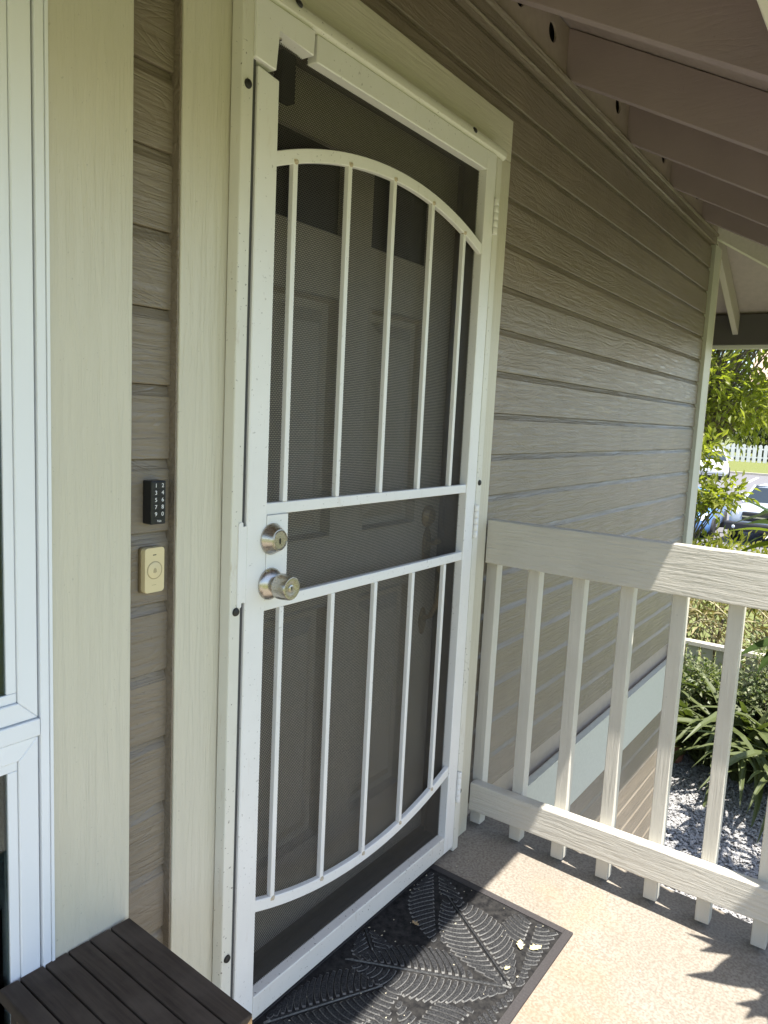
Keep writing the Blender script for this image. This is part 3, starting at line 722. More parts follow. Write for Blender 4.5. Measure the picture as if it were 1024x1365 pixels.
for i in range(6):
    o = obj('slat', bx(edges[i] + .0014, edges[i + 1] - .0014, -.345, -.0215, Z1 - .022, Z1, bev=.002), mat_slat, bn, base=((edges[i] + edges[i + 1]) / 2, -.18, Z1 - random.uniform(0, .0008)))
obj('apron', bx(-.462, -.256, -.330, -.312, Z1 - .062, Z1 - .0225), mat_slat, bn); obj('apron', bx(-.462, -.256, -.055, -.037, Z1 - .062, Z1 - .0225), mat_slat, bn)
for x in (-.455, -.263):
    for y in (-.33, -.05): obj('leg', bx(x - .014, x + .014, y + .001, y + .029 - .012, fz(y) - .001, Z1 - .0625, bev=.002), mat_slat, bn)
obj('chipped_end', prism(bmesh.new(), [(-.272, Z1 - .0225), (-.248, Z1 - .0225), (-.2475, Z1 - .005), (-.258, Z1 - .012)], 'y', -.3452, -.3458), mat_wood_end, bn)
bn.rotation_euler = (0, 0, R(-3.0))

# ================================================================== DOORMAT with moulded fern leaves
mat_rub, n_, b_ = new_mat("black_rubber_dusty")
a_ = nd(n_, 'ShaderNodeTexNoise', i_Scale=60.0, i_Detail=6.0, i_Roughness=.7); n_.links.new(objco(n_, rnd=False).outputs[0], a_.inputs['Vector'])
n_.links.new(ramp(n_, a_.outputs['Fac'], .35, .75, (.009, .009, .010), (.045, .043, .04)), b_.inputs['Base Color']); b_.inputs['Roughness'].default_value = .8; b_.inputs['Specular IOR Level'].default_value = .12
mat_pad, n_, b_ = new_mat("black_rubber_pad")
a_ = nd(n_, 'ShaderNodeTexNoise', i_Scale=260.0, i_Detail=4.0, i_Roughness=.7); n_.links.new(objco(n_, rnd=False).outputs[0], a_.inputs['Vector'])
n_.links.new(ramp(n_, a_.outputs['Fac'], .42, .72, (.014, .0145, .016), (.070, .070, .070)), b_.inputs['Base Color']); b_.inputs['Roughness'].default_value = .7; b_.inputs['Specular IOR Level'].default_value = .15
bp_ = nd(n_, 'ShaderNodeBump', i_Strength=.6, i_Distance=.001); n_.links.new(a_.outputs['Fac'], bp_.inputs['Height']); n_.links.new(bp_.outputs[0], b_.inputs['Normal'])
mat_edge = plain('dusty_rubber_edge', (.13, .128, .12), .85, var=.5, bscale=220)
mat_border = plain("grey_rubber_border", (.038, .034, .034), .75, bump=.3, bscale=200, var=.2)
MX0, MX1, MY0, MY1 = .03, .806, -.470, -.026
mt = thing('doormat', 'black rubber doormat with moulded fern leaf pattern in front of the door', 'doormat', ((MX0 + MX1) / 2, (MY0 + MY1) / 2, fz(-.25)))
def mz(y): return fz(y) + .002
def sheet(bm, x0, x1, y0, y1, t0, t1):
    vs = []
    for t in (t0, t1):
        vs.append([bm.verts.new((x, y, mz(y) + t)) for x, y in ((x0, y0), (x1, y0), (x1, y1), (x0, y1))])
    bm.faces.new(vs[0][::-1]); bm.faces.new(vs[1])
    for i in range(4): bm.faces.new((vs[0][i], vs[0][(i + 1) % 4], vs[1][(i + 1) % 4], vs[1][i]))
bm = bmesh.new(); sheet(bm, MX0, MX1, MY0, MY1, 0, .0035); obj('base', bm, mat_rub, mt)
bw = .017
bm = bmesh.new(); sheet(bm, MX0 - .004, MX1 + .004, MY0 - .004, MY0 + bw, .0, .006); sheet(bm, MX0 - .004, MX1 + .004, MY1 - bw, MY1 + .004, 0, .006)
sheet(bm, MX1 - bw, MX1 + .0045, MY0 + bw + .0005, MY1 - bw - .0005, 0, .006); sheet(bm, MX0 - .0045, MX0 + bw, MY0 + bw + .0005, MY1 - bw - .0005, 0, .006)
obj('border', bm, mat_border, mt)
IX0, IX1, IY0, IY1 = MX0 + bw + .006, MX1 - bw - .006, MY0 + bw + .006, MY1 - bw - .006
leaves = [((.53, -.43), 57, .34, .17), ((.53, -.43), 12, .34, .15), ((.53, -.43), 118, .40, .17), ((.79, -.06), 213, .30, .15), ((.53, -.43), 168, .34, .15), ((.80, -.245), 190, .28, .13),
          ((.79, -.455), 150, .24, .12), ((.08, -.06), -28, .36, .16), ((.06, -.45), 40, .34, .16), ((.62, -.045), 252, .28, .13), ((.06, -.25), 8, .30, .14), ((.80, -.33), 168, .25, .12), ((.30, -.05), 285, .26, .13), ((.46, -.05), 230, .26, .13), ((.66, -.455), 38, .2, .10), ((.36, -.455), 150, .24, .12), ((.71, -.05), 330, .14, .08)]
taken = []
def in_leaf(p, L):
    (ox, oy), ang, ln, wd = L; a = R(ang); dx, dy = p[0] - ox, p[1] - oy
    u = (dx * math.cos(a) + dy * math.sin(a)) / ln; v = (-dx * math.sin(a) + dy * math.cos(a))
    return 0 < u < 1 and abs(v) < .5 * wd * math.sin(math.pi * min(1, u ** .8)) + .001
for Lf in leaves:
    (ox, oy), ang, ln, wd = Lf; a = R(ang); ux, uy = math.cos(a), math.sin(a)
    bm = bmesh.new(); cnt = 0
    def loc(u, v): return (ox + ux * u - uy * v, oy + uy * u + ux * v)
    def ok(p): return IX0 < p[0] < IX1 and IY0 < p[1] < IY1 and not any(in_leaf(p, q) for q in taken)
    def pad(cl, ws, h=.0024):
        L_, R_ = [], []
        for i, p in enumerate(cl):
            q0 = cl[max(0, i - 1)]; q1 = cl[min(len(cl) - 1, i + 1)]; tx, ty = q1[0] - q0[0], q1[1] - q0[1]; l = math.hypot(tx, ty) or 1
            L_.append((p[0] - ty / l * ws[i], p[1] + tx / l * ws[i])); R_.append((p[0] + ty / l * ws[i], p[1] - tx / l * ws[i]))
        out = L_ + R_[::-1]; cxx = sum(p[0] for p in out) / len(out); cyy = sum(p[1] for p in out) / len(out)
        lo = [bm.verts.new((x, y, mz(y) + .0035)) for x, y in out]
        hi = [bm.verts.new((cxx + (x - cxx) * .90, cyy + (y - cyy) * .90, mz(y) + .0035 + h)) for x, y in out]
        n = len(out); m2 = len(cl)
        for i in range(n): bm.faces.new((lo[i], lo[(i + 1) % n], hi[(i + 1) % n], hi[i])).material_index = 1
        for i in range(m2 - 1): bm.faces.new((hi[i], hi[i + 1], hi[n - 2 - i], hi[n - 1 - i]))
    # midrib
    pts = [loc(ln * t / 10, 0) for t in range(11)]; run = []
    for p in pts:
        if ok(p): run.append(p)
        else:
            break
    if len(run) >= 3: pad(run, [.0030 * (1 - .6 * i / len(run)) for i in range(len(run))], .0040); cnt += 1
    step = .0165; kx = 1
    while kx * step < ln * .97:
        u = kx * step; half = .5 * wd * math.sin(math.pi * min(1, (u / ln) ** .8))
        for sg in (-1, 1):
            cl2 = []
            for t in np.linspace(0, 1, 7):
                v = .0075 + (half - .004) * t
                p = loc(u - .004 + .014 * t + .022 * t * t * (half / .07), sg * v)
                if ok(p): cl2.append(p)
                else: break
            if half > .012 and len(cl2) >= 3:
                m_ = len(cl2); pad(cl2, [.0055 * (.45 + .75 * math.sin(math.pi * min(1, .12 + .80 * i / (m_ - 1)))) for i in range(m_)]); cnt += 1
        kx += 1
    taken.append(Lf)
    if cnt > 9: obj('leaf_motif', bm, [mat_pad, mat_edge], mt)
    else: bm.free()
# dry leaves lying on the mat
mat_dry = plain("dry_leaf", (.62, .55, .30), .7, var=.25, bscale=60)
mat_dry2 = plain("brown_leaf", (.34, .24, .12), .7, var=.25, bscale=60)
def dry_leaf(x, y, ang, L, m, label):
    bm = bmesh.new(); a = R(ang); out = [(0, .0), (.2, .22), (.32, .12), (.45, .33), (.6, .15), (.78, .24), (1, .02), (.8, -.16), (.62, -.1), (.5, -.34), (.34, -.12), (.16, -.2)]
    c = bm.verts.new((x + .5 * L * math.cos(a), y + .5 * L * math.sin(a), mz(y) + .0095)); vs = []
    for i, (u, v) in enumerate(out):
        px, py = x + L * (u * math.cos(a) - v * math.sin(a)), y + L * (u * math.sin(a) + v * math.cos(a))
        vs.append(bm.verts.new((px, py, mz(py) + .0085 + .006 * abs(v) + .002 * math.sin(i * 2.3))))
    for i in range(len(vs)): bm.faces.new((c, vs[i], vs[(i + 1) % len(vs)]))
    r = bmesh.ops.extrude_face_region(bm, geom=bm.faces[:]); bmesh.ops.translate(bm, verts=[v for v in r['geom'] if isinstance(v, bmesh.types.BMVert)], vec=(0, 0, .0006))
    tag(obj('dry_leaf', bm, m), label, 'leaf', 'dry leaves on the doormat')
dry_leaf(.655, -.395, 25, .034, mat_dry, 'pale yellow dry leaf on the sunlit doormat corner, left of its pair')
dry_leaf(.672, -.412, -35, .036, mat_dry, 'pale yellow dry leaf on the sunlit doormat corner, right of its pair')
dry_leaf(.566, -.395, -20, .018, mat_dry, 'tiny pale leaf scrap on the sunlit part of the doormat')
dry_leaf(.555, -.152, 80, .022, mat_dry2, 'small brown dry leaf on the shaded part of the doormat')

# tiny crumbs of dry leaf and grit on mat and floor (uncountable)
lt = bmesh.new()
for i in range(110):
    x, y = (random.uniform(.1, .79), random.uniform(-.45, -.05)) if i < 60 else (random.uniform(.55, 1.19), random.uniform(-.95, -.04))
    z = (mz(y) + .0078 if i < 60 else fz(y) + .0012); r = random.uniform(.0010, .0028); a = random.uniform(0, 6.28)
    vs = [lt.verts.new((x + r * math.cos(a + t) * (1.6 if k % 2 else .8), y + r * math.sin(a + t), z + .0006 * (k % 2))) for k, t in enumerate((0, 1.3, 2.9, 4.4))]
    top = lt.verts.new((x, y, z + .0016))
    for k in range(4): lt.faces.new((vs[k], vs[(k + 1) % 4], top))
tag(obj('litter', lt, plain('dry_crumb', (.42, .38, .28), .9, var=.4, bscale=300)), 'tiny dry crumbs and grit scattered on mat and porch floor', kind='stuff')

# ================================================================== VEGETATION
def leaf_mesh(name, pos, dirs, L, W, mat, bend=.25, up=None):
    """one folded two-triangle leaf per point; L, W arrays"""
    N = len(pos); d = dirs / np.linalg.norm(dirs, axis=1, keepdims=True)
    r = rng.normal(0, 1, (N, 3)) * .55 + np.array([0, 0, 1.0]) if up is None else up
    s = np.cross(d, r); s /= np.linalg.norm(s, axis=1, keepdims=True) + 1e-9; nrm = np.cross(s, d)
    L = np.broadcast_to(L, N)[:, None]; W = np.broadcast_to(W, N)[:, None]
    base = pos; tip = pos + d * L - nrm * L * bend; mid = pos + d * L * .5
    lm = mid + s * W * .5 + nrm * W * .12; rm = mid - s * W * .5 + nrm * W * .12
    V = np.stack([base, rm, tip, lm], 1).reshape(-1, 3); b = 4 * np.arange(N)[:, None]
    Fc = np.concatenate([b + [0, 1, 2], b + [0, 2, 3]], 0)
    me = bpy.data.meshes.new(name); me.from_pydata(V.tolist(), [], Fc.tolist()); me.materials.append(mat); return me
mat_lf_tree = leaf_mat("citrus_leaf", (.17, .19, .028), (.27, .27, .07), .55)
mat_lf_hedge = leaf_mat("hedge_leaf", (.15, .17, .025), (.26, .25, .06), .4)
mat_lf_far = leaf_mat("far_foliage", (.09, .11, .04), (.19, .205, .09), .35)
mat_lf_shrub = leaf_mat("variegated_leaf", (.06, .095, .028), (.27, .28, .17), .3)
mat_lf_lily = leaf_mat("strap_leaf", (.06, .08, .028), (.15, .165, .065), .25, .5)
mat_lf_broad = leaf_mat("broad_leaf", (.030, .052, .016), (.050, .08, .02), .22, .35)
mat_lf_bright = leaf_mat("sunlit_broad_leaf", (.14, .18, .03), (.17, .20, .04), .35, .35)  # brighter copy of the broad leaf, sunlight put into the colour
mat_straw = leaf_mat("dry_straw", (.16, .13, .06), (.38, .32, .18), .2)
mat_bark = plain("grey_bark", (.16, .13, .10), .9, bump=.6, bscale=30, var=.25)
mat_stem = plain("green_stem", (.10, .12, .05), .7, var=.2, bscale=30)
def clusters(tips, n, spread, L, W, dirbias=(0, 0, .2)):
    pos, dr = [], []
    for t in tips:
        q = rng.normal(0, spread, (n, 3)); pos.append(np.array(t) + q); dr.append(q / spread + np.array(dirbias) + rng.normal(0, .35, (n, 3)))
    pos = np.concatenate(pos); dr = np.concatenate(dr); N = len(pos)
    return pos, dr, L * rng.uniform(.7, 1.25, N), W * rng.uniform(.75, 1.2, N)
def tree(name, label, cat, base, fork, tips, n, spread, L, W, mat, rad=.06, group=None):
    t = thing(name, label, cat, base, group)
    bm = bmesh.new(); b, f = Vector(base), Vector(fork)
    tube(bm, [b - Vector((0, 0, .1)), b.lerp(f, .4) + Vector((.03, .02, 0)), b.lerp(f, .75), f], [rad, rad * .85, rad * .75, rad * .65], 9); obj('trunk', bm, mat_bark, t, smooth=True)
    bm = bmesh.new()
    for q in tips:
        q = Vector(q); m1 = f.lerp(q, .5) + Vector((random.uniform(-.06, .06), random.uniform(-.06, .06), .05)) * (q - f).length
        tube(bm, [f, f.lerp(m1, .5), m1, m1.lerp(q, .5), q], [rad * .5, rad * .34, rad * .24, rad * .16, rad * .08], 6)
    obj('limbs', bm, mat_bark, t, smooth=True)
    pos, dr, LL, WW = clusters(tips, n, spread, L, W)
    me = leaf_mesh('crown', pos - np.array(base), dr, LL, WW, mat); link('crown', me, t); return t
# big leafy tree beyond the wall corner: loose crown, gaps to the roof behind
tips = []
while len(tips) < 150:
    p = rng.normal(0, 1, 3); p = p / np.linalg.norm(p) * rng.uniform(.45, 1.0)
    q = (9.3 + p[0] * 1.2, 1.15 + p[1] * 1.35, 2.35 + p[2] * 1.35)
    if q[2] < 1.5 or (q[1] < .98 and 1.92 < q[2] < 2.62 and random.random() < .96): continue
    tips.append(q)
tree('leafy_tree', 'large bright green leafy tree beyond the far house corner', 'tree', (9.4, 1.55, -1.6), (9.35, 1.4, .9), tips, 80, .17, .115, .046, mat_lf_tree, .045)
# slender young tree nearer the corner
tips = [(8.0 + rng.uniform(-.2, .2), y + rng.uniform(-.03, .03), z + rng.uniform(-.03, .03)) for y, z in ((.92, 1.2), (.86, 1.15), (.80, 1.22), (.84, 1.05), (.92, 1.02), (.9, .74), (.82, .70), (.74, .66), (.86, .6), (.78, .58), (.7, .6), (.62, .60), (.55, .70), (.58, .64), (.9, .5), (.82, .48), (.95, .9), (.97, .6), (.66, .54))]
tree('young_tree', 'slender young tree with pale green leaves beside the parked blue car', 'tree', (8.1, 1.15, -1.6), (8.05, 1.0, -.1), tips, 34, .062, .105, .046, mat_lf_tree, .03)
# hedge just above the handrail line
tips = [(x, y, rng.uniform(-.5, .02) - abs(y - .6) * .04) for x in np.linspace(7.6, 8.3, 5) for y in np.linspace(-.3, 1.4, 22)]
hg = thing('hedge', 'low yellow green hedge seen over the top rail', 'hedge', (8.0, .5, -1.6))
pos, dr, LL, WW = clusters(tips, 40, .10, .10, .035, (0, 0, .6)); link('foliage', leaf_mesh('foliage', pos - np.array(hg.location), dr, LL, WW, mat_lf_hedge), hg)
bm = bmesh.new()
for i in range(14): tube(bm, [(8 + random.uniform(-.3, .3), -.3 + i * .13, -1.65), (8 + random.uniform(-.3, .3), -.3 + i * .13, -.3)], [.015, .006], 5)
obj('stems', bm, mat_bark, hg)
# dry vine tangle behind the garden fence
dv = thing('dry_vine', 'dry straw coloured vine tangle behind the garden fence', 'plant', (6.9, .35, -1.6))
tips = [(6.9 + rng.uniform(-.2, .2), y, rng.uniform(-1.0, -.32)) for y in np.linspace(-.6, 1.0, 26)]
pos, dr, LL, WW = clusters(tips, 60, .13, .13, .012, (0, 0, -.1)); link('foliage', leaf_mesh('foliage', pos - np.array(dv.location), dr, LL, WW, mat_straw), dv)
pos, dr, LL, WW = clusters(tips[::2], 26, .14, .06, .028, (0, 0, .2)); link('leaves', leaf_mesh('leaves', pos - np.array(dv.location), dr, LL, WW, mat_lf_shrub), dv)
bm = bmesh.new()
for i in range(22):
    y = random.uniform(-.6, 1.0); z = random.uniform(-.7, -.25); a = random.uniform(0, 6)
    tube(bm, [(6.75 + .1 * math.sin(a + t), y + .17 * math.cos(a + t * 1.3), z + .12 * math.sin(a * 2 + t * 1.7)) for t in np.linspace(0, 3, 9)], .005, 5)
bm2 = bmesh.new(); tube(bm2, [(6.9, .35, -1.65), (6.9, .37, -.9), (6.85, .3, -.5)], [.03, .02, .012], 6); obj('stem', bm2, mat_bark, dv)
obj('tendrils', bm, plain("straw_stem", (.45, .40, .24), .8), dv, smooth=True)
# small-leaved shrubs climbing in front of the fence
for i, (y, h, lab) in enumerate(((.50, .62, 'small-leaved pale shrub against the garden fence, nearest the house corner'), (.08, .55, 'small-leaved pale shrub against the garden fence, between its two neighbours'), (-.38, .85, 'small-leaved pale shrub against the garden fence, farthest from the house and tallest'))):
    sh = thing('shrub', lab, 'shrub', (6.05, y, -1.6), 'shrubs in front of the garden fence')
    tips = [(6.05 + rng.normal(0, .10), y + rng.normal(0, .17), -1.6 + rng.uniform(.15, h + .25)) for _ in range(56)]
    pos, dr, LL, WW = clusters(tips, 40, .075, .045, .028, (0, 0, .3)); link('foliage', leaf_mesh('foliage', pos - np.array(sh.location), dr, LL, WW, mat_lf_shrub), sh)
    bm = bmesh.new()
    for q in tips[::3]: tube(bm, [(6.05, y, -1.62), (6.05 + (q[0] - 6.05) * .6, y + (q[1] - y) * .5, (q[2] - 1.6) / 2), q], [.008, .005, .002], 5)
    obj('stems', bm, mat_bark, sh)
# strap-leaved lily clumps: every blade an object
def blade(L, W, droop, seg=7):
    bm = bmesh.new(); rows = []
    for i in range(seg + 1):
        t = i / seg; a = R(78) - droop * t * 1.3; 
        rows.append((t, a))
    x = z = 0; pts = [(0, 0)]
    for (t, a) in rows[1:]: x += math.cos(a) * L / seg; z += math.sin(a) * L / seg; pts.append((x, z))
    vs = []
    for i, (px, pz) in enumerate(pts):
        t = i / seg; hw = W * .5 * (min(1, .55 + t * 1.5) if t < .4 else max(.03, 1 - ((t - .4) / .6) ** 2.2))
        vs.append([bm.verts.new((px, -hw, pz + hw * .35)), bm.verts.new((px, 0, pz)), bm.verts.new((px, hw, pz + hw * .35))])
    for a, b in zip(vs, vs[1:]):
        for k in range(2): bm.faces.new((a[k], a[k + 1], b[k + 1], b[k]))
    return bm
bl = []
for (L, W, dr_) in ((1.15, .052, 1.55), (1.05, .056, 1.25), (1.15, .05, 1.9), (1.0, .048, .9), (1.1, .058, 1.7)):
    me = bpy.data.meshes.new('leaf'); b_ = blade(L, W, dr_); b_.to_mesh(me); b_.free(); me.materials.append(mat_lf_lily); bl.append(me)
for i, (x, y, sc_, lab) in enumerate(((6.0, .50, .95, 'strap-leaved green lily clump beside the gravel, nearest the house corner'), (5.85, .16, 1.0, 'strap-leaved green lily clump at the gravel edge, second from the house corner'),
                                   (5.72, -.18, 1.0, 'strap-leaved green lily clump at the gravel edge, third from the house corner'), (5.6, -.55, 1.05, 'strap-leaved green lily clump at the gravel edge, farthest from the house corner'), (6.05, -.10, 1.15, 'strap-leaved green lily clump set back against the small-leaved shrubs'))):
    lc = thing('lily_clump', lab, 'plant', (x, y, -1.6), 'strap-leaved lilies along the gravel')
    for k in range(58):
        o = link('leaf', bl[k % 5], lc, (random.uniform(-.06, .06), random.uniform(-.06, .06), 0))
        o.rotation_euler = (random.uniform(-.25, .25), random.uniform(-.45, .25), random.uniform(0, 6.28)); s = sc_ * random.uniform(.8, 1.3); o.scale = (s, s * 1.1, s)
# red-brown rock beside the lilies
bm = bmesh.new(); bmesh.ops.create_icosphere(bm, subdivisions=3, radius=.13)
for v in bm.verts: v.co = Vector((v.co.x * 1.1, v.co.y, v.co.z * .8)) * (1 + .22 * math.sin(v.co.x * 31 + v.co.y * 17) * math.cos(v.co.z * 23)) + Vector((5.80, .44, -1.55))
tag(obj('rock', bm, plain("red_rock", (.22, .10, .07), .9, bump=.8, bscale=14, var=.35)), 'reddish brown rock at the foot of the lily clump', 'rock')
# broad-leaved plant just outside the railing
bp = thing('broad_leaf_plant', 'dark broad-leaved plant rising just outside the porch railing', 'plant', (1.62, -1.02, -1.6))
bm = bmesh.new(); tube(bm, [(1.62, -1.02, -1.7), (1.60, -1.0, -.6), (1.62, -1.03, .2), (1.60, -1.00, .75)], [.032, .028, .024, .018], 9)
for q in ((1.75, -.80, 1.0), (1.55, -.95, 1.02), (.93, -1.33, .98), (1.0, -1.43, .96), (.91, -1.46, .98), (1.09, -1.39, 1.02), (1.7, -.82, .66)):
    tube(bm, [(1.61, -1.01, .45), ((1.61 + q[0]) / 2, (-1.01 + q[1]) / 2, (.45 + q[2]) / 2 + .05), q], [.014, .011, .007], 7)
obj('stem', bm, mat_stem, bp, smooth=True)
def broad(L, W, curl):
    bm = bmesh.new(); seg = 8; prev = None
    for i in range(seg + 1):
        t = i / seg; hw = W * .5 * math.sin(math.pi * t ** .75) ** .9 if 0 < t < 1 else .0015
        x = L * t; z = -curl * L * t * t; row = [bm.verts.new((x, -hw, z + hw * .25)), bm.verts.new((x, 0, z)), bm.verts.new((x, hw, z + hw * .25))]
        if prev:
            for k in range(2): bm.faces.new((prev[k], prev[k + 1], row[k + 1], row[k]))
        prev = row
    return bm
bmeshes = []
for (L, W, cq, m_) in ((.17, .05, .3, mat_lf_broad), (.14, .045, .5, mat_lf_broad), (.20, .055, .25, mat_lf_broad), (.15, .05, .35, mat_lf_bright)):
    me = bpy.data.meshes.new('leaf'); b_ = broad(L, W, cq); b_.to_mesh(me); b_.free(); me.materials.append(m_); bmeshes.append(me)
def bleaf(p, d, kind, roll=0.0, s=1.0):
    o = link('leaf', bmeshes[kind], bp, Vector(p) - bp.location); d = Vector(d).normalized()
    q = d.to_track_quat('X', 'Z'); o.rotation_mode = 'QUATERNION'; o.rotation_quaternion = q @ Matrix.Rotation(roll, 3, 'X').to_quaternion(); o.scale = (s, s, s); return o
for k in range(9):      # the part that shows beyond the top rail
    a = k * 2.4; bleaf((1.72 + .03 * math.cos(a), -.79 + .03 * math.sin(a), 1.0 + .012 * k), (math.cos(a) * .9 - .1, math.sin(a) * .9 + .5, .35 - .05 * k), k % 3, random.uniform(-.5, .5))
bleaf((1.66, -.74, 1.015), (-.15, .9, .25), 3, .2); bleaf((1.66, -.76, .985), (-.1, .95, -.05), 3, -.2); bleaf((1.70, -.76, 1.03), (0, .8, .8), 0)
for k in range(5):
    a = k * 1.3; bleaf((1.70, -.82, .68), (math.cos(a), .8 + math.sin(a) * .4, .3 - .2 * k), k % 3)
# rosette leaning over the rail end: throws the spiky shadow on the floor
for k, (tx, ty, l) in enumerate(((-.18, .24, 1.5), (-.11, .19, 1.25), (.0, .21, 1.25), (-.20, .08, 1.4), (-.16, .17, 1.5), (-.22, .02, 1.25), (.10, .16, 1.2), (-.05, .2, 1.1), (.15, .05, 1.2), (.1, -.1, 1.2), (-.1, -.12, 1.2), (-.2, -.05, 1.1), (.05, .1, .9), (-.08, .06, .9), (.02, -.16, 1.2), (.18, -.03, 1.3), (-.14, .1, 1.0), (.06, .2, 1.35))):
    o = bleaf((.945 + .012 * (k % 5), -1.31 - .012 * (k % 4), .93 + .008 * k), (tx, ty, .02 + .01 * (k % 3)), k % 3, .3 * ((k % 3) - 1), l * 1.12)
    o.scale.y = .80 * l
for (cx2, cy2, cz2) in ((1.03, -1.29, .94), (.99, -1.43, .95), (.90, -1.46, .97), (.88, -1.43, .92)):
    for k in range(13):
        a = k * 2.399 + cx2 * 9; bleaf((cx2 + .02 * math.cos(a), cy2 + .02 * math.sin(a), cz2 + .006 * k), (math.cos(a), math.sin(a), .06 - .02 * (k % 4)), k % 3, .2, 1.15)
for k in range(16):
    a = k * 2.399; bleaf((1.08 + .03 * math.cos(a), -1.38 + .03 * math.sin(a), 1.0 + .006 * k), (math.cos(a), math.sin(a), .1 - .02 * (k % 4)), k % 3, .2, 1.4)
tp = thing('tall_garden_plant', 'tall broad-leaved garden plant shading the gravel beside the porch', 'plant', (4.35, -1.25, -1.6))
bm = bmesh.new(); tube(bm, [(4.35, -1.25, -1.7), (4.38, -1.24, -.8), (4.33, -1.26, .1), (4.36, -1.22, .8)], [.04, .035, .03, .02], 8)
rot = [(4.36 + .35 * math.cos(k * 1.9), -1.22 + .35 * math.sin(k * 1.9), .55 + .12 * (k % 4)) for k in range(9)]
for q in rot: tube(bm, [(4.34, -1.25, .2), ((4.34 + q[0]) / 2, (-1.25 + q[1]) / 2, .45), q], [.016, .012, .008], 6)
obj('stem', bm, mat_stem, tp, smooth=True)
for j, q in enumerate(rot):
    for k in range(9):
        a = k * 2.4 + j; o = link('leaf', bmeshes[k % 3], tp, Vector((q[0], q[1], q[2] + .008 * k)) - tp.location)
        o.rotation_euler = (random.uniform(-.3, .3), random.uniform(-.2, .3), a); o.scale = (1.5, 1.5, 1.5)

# ================================================================== GARDEN FENCE
mat_fence = grain("fence_paint", (.46, .43, .36), 'z', .7, .5)
gf = thing('garden_fence', 'low weathered cream board fence behind the shrubs', 'fence', (6.35, 0, -1.6))
p0 = None
for i in range(30):
    y = 1.6 - i * .128
    if p0 is None: p0 = obj('fence_board', bx(6.34, 6.36, y - .05, y + .05, -1.6, -.68, bev=.002), mat_fence, gf, base=(6.35, y, -1.6))
    else:
        o = p0.copy(); COL.objects.link(o); o.parent = gf; o.location = (random.uniform(-.004, .004), y, random.uniform(-.012, .004))
obj('cap_rail', bx(6.31, 6.40, -2.2, 1.7, -.676, -.635, bev=.003), mat_fence, gf); obj('fence_rail', bx(6.362, 6.40, -2.2, 1.7, -1.3, -1.22), mat_fence, gf)

# ================================================================== FAR SIDE OF THE ROAD
mat_picket = plain("white_picket_paint", (.74, .73, .70), .6, var=.06, bscale=20)
pf = thing('picket_fence', 'white picket fence on the grass bank across the road', 'fence', (48.2, 5, gz(48.2)))
bm0 = bmesh.new(); prism(bm0, [(-.10, 0), (.10, 0), (.10, 1.0), (0, 1.07), (-.10, 1.0)], 'x', -.012, .012)
me = bpy.data.meshes.new('picket'); bm0.to_mesh(me); bm0.free(); me.materials.append(mat_picket)
for i in range(90): link('picket', me, pf, (0, 7.5 - i * .30, 0))
obj('fence_rail', bx(48.215, 48.26, -15, 13, gz(48.2) + .25, gz(48.2) + .34), mat_picket, pf); obj('fence_rail', bx(48.215, 48.26, -15, 13, gz(48.2) + .75, gz(48.2) + .84), mat_picket, pf)

# ---- the two-storey house across the road
mat_hw = plain("grey_house_wall", (.30, .30, .31), .8, var=.05, bscale=3); mat_hr = plain("tan_roof_shingle", (.42, .31, .22), .9, var=.15, bscale=6)
nh = thing('neighbour_house', 'grey two-storey house with tan roof behind the trees', 'house', (64, 4, gz(62)))
HX, HY0, HY1, HZ = 61.0, -6.0, 8.9, 5.2
obj('wall', bx(HX, HX + 9, HY0, HY1, gz(62) - .2, HZ), mat_hw, nh)
bm = bmesh.new()
ys = (HY0 - .8, (HY0 + HY1) / 2, HY1 + .9)
prism(bm, [(HX - .8, HZ - .05), (HX + 4.5, HZ + 3.9), (HX + 9.8, HZ - .05), (HX + 9.8, HZ - .25), (HX - .8, HZ - .25)], 'y', ys[0], ys[2]); obj('roof', bm, mat_hr, nh)
mat_far_glass = plain("far_window_glass", (.03, .035, .04), .1)
for yy in (6.6, 2.8, -1.5):
    for zz in (1.2, 4.0):
        wf = obj('window', bx(HX - .06, HX - .001, yy - .7, yy + .7, zz - .65, zz + .65), mat_picket, nh); obj('pane', bx(HX - .08, HX - .0605, yy - .6, yy + .6, zz - .55, zz + .55), mat_far_glass, wf)
# ---- trees behind the picket fence
def big_tree(base, h, rx, n, mat, label, L=.30):
    tips = []
    while len(tips) < n:
        p = rng.normal(0, 1, 3); p = p / np.linalg.norm(p) * rng.uniform(.4, 1.0); tips.append((base[0] + p[0] * rx, base[1] + p[1] * rx, base[2] + h * .55 + p[2] * h * .48))
    tree('dense_tree', label, 'tree', base, (base[0], base[1], base[2] + h * .3), tips, 44, .34, L, L * .5, mat, .16, 'trees behind the picket fence')
big_tree((51.5, 10.2, gz(51)), 6.2, 2.3, 70, mat_lf_far, 'dense dull green tree behind the white fence, nearest the house corner')
big_tree((52.0, 6.9, gz(51)), 4.2, 2.0, 70, mat_lf_far, 'dense dull green tree behind the white fence, in the middle of the gap')
big_tree((51.0, 4.6, gz(51)), 2.6, 1.5, 60, mat_lf_far, 'low grey green bushy tree behind the white fence, lowest of its row')
big_tree((51.6, 1.8, gz(51)), 4.0, 2.0, 60, mat_lf_far, 'dense dull green tree behind the white fence, farthest from the house corner')
big_tree((57.0, 13.5, gz(57)), 7.5, 3.0, 70, mat_lf_far, 'tall dull green tree rising beside the neighbour house')

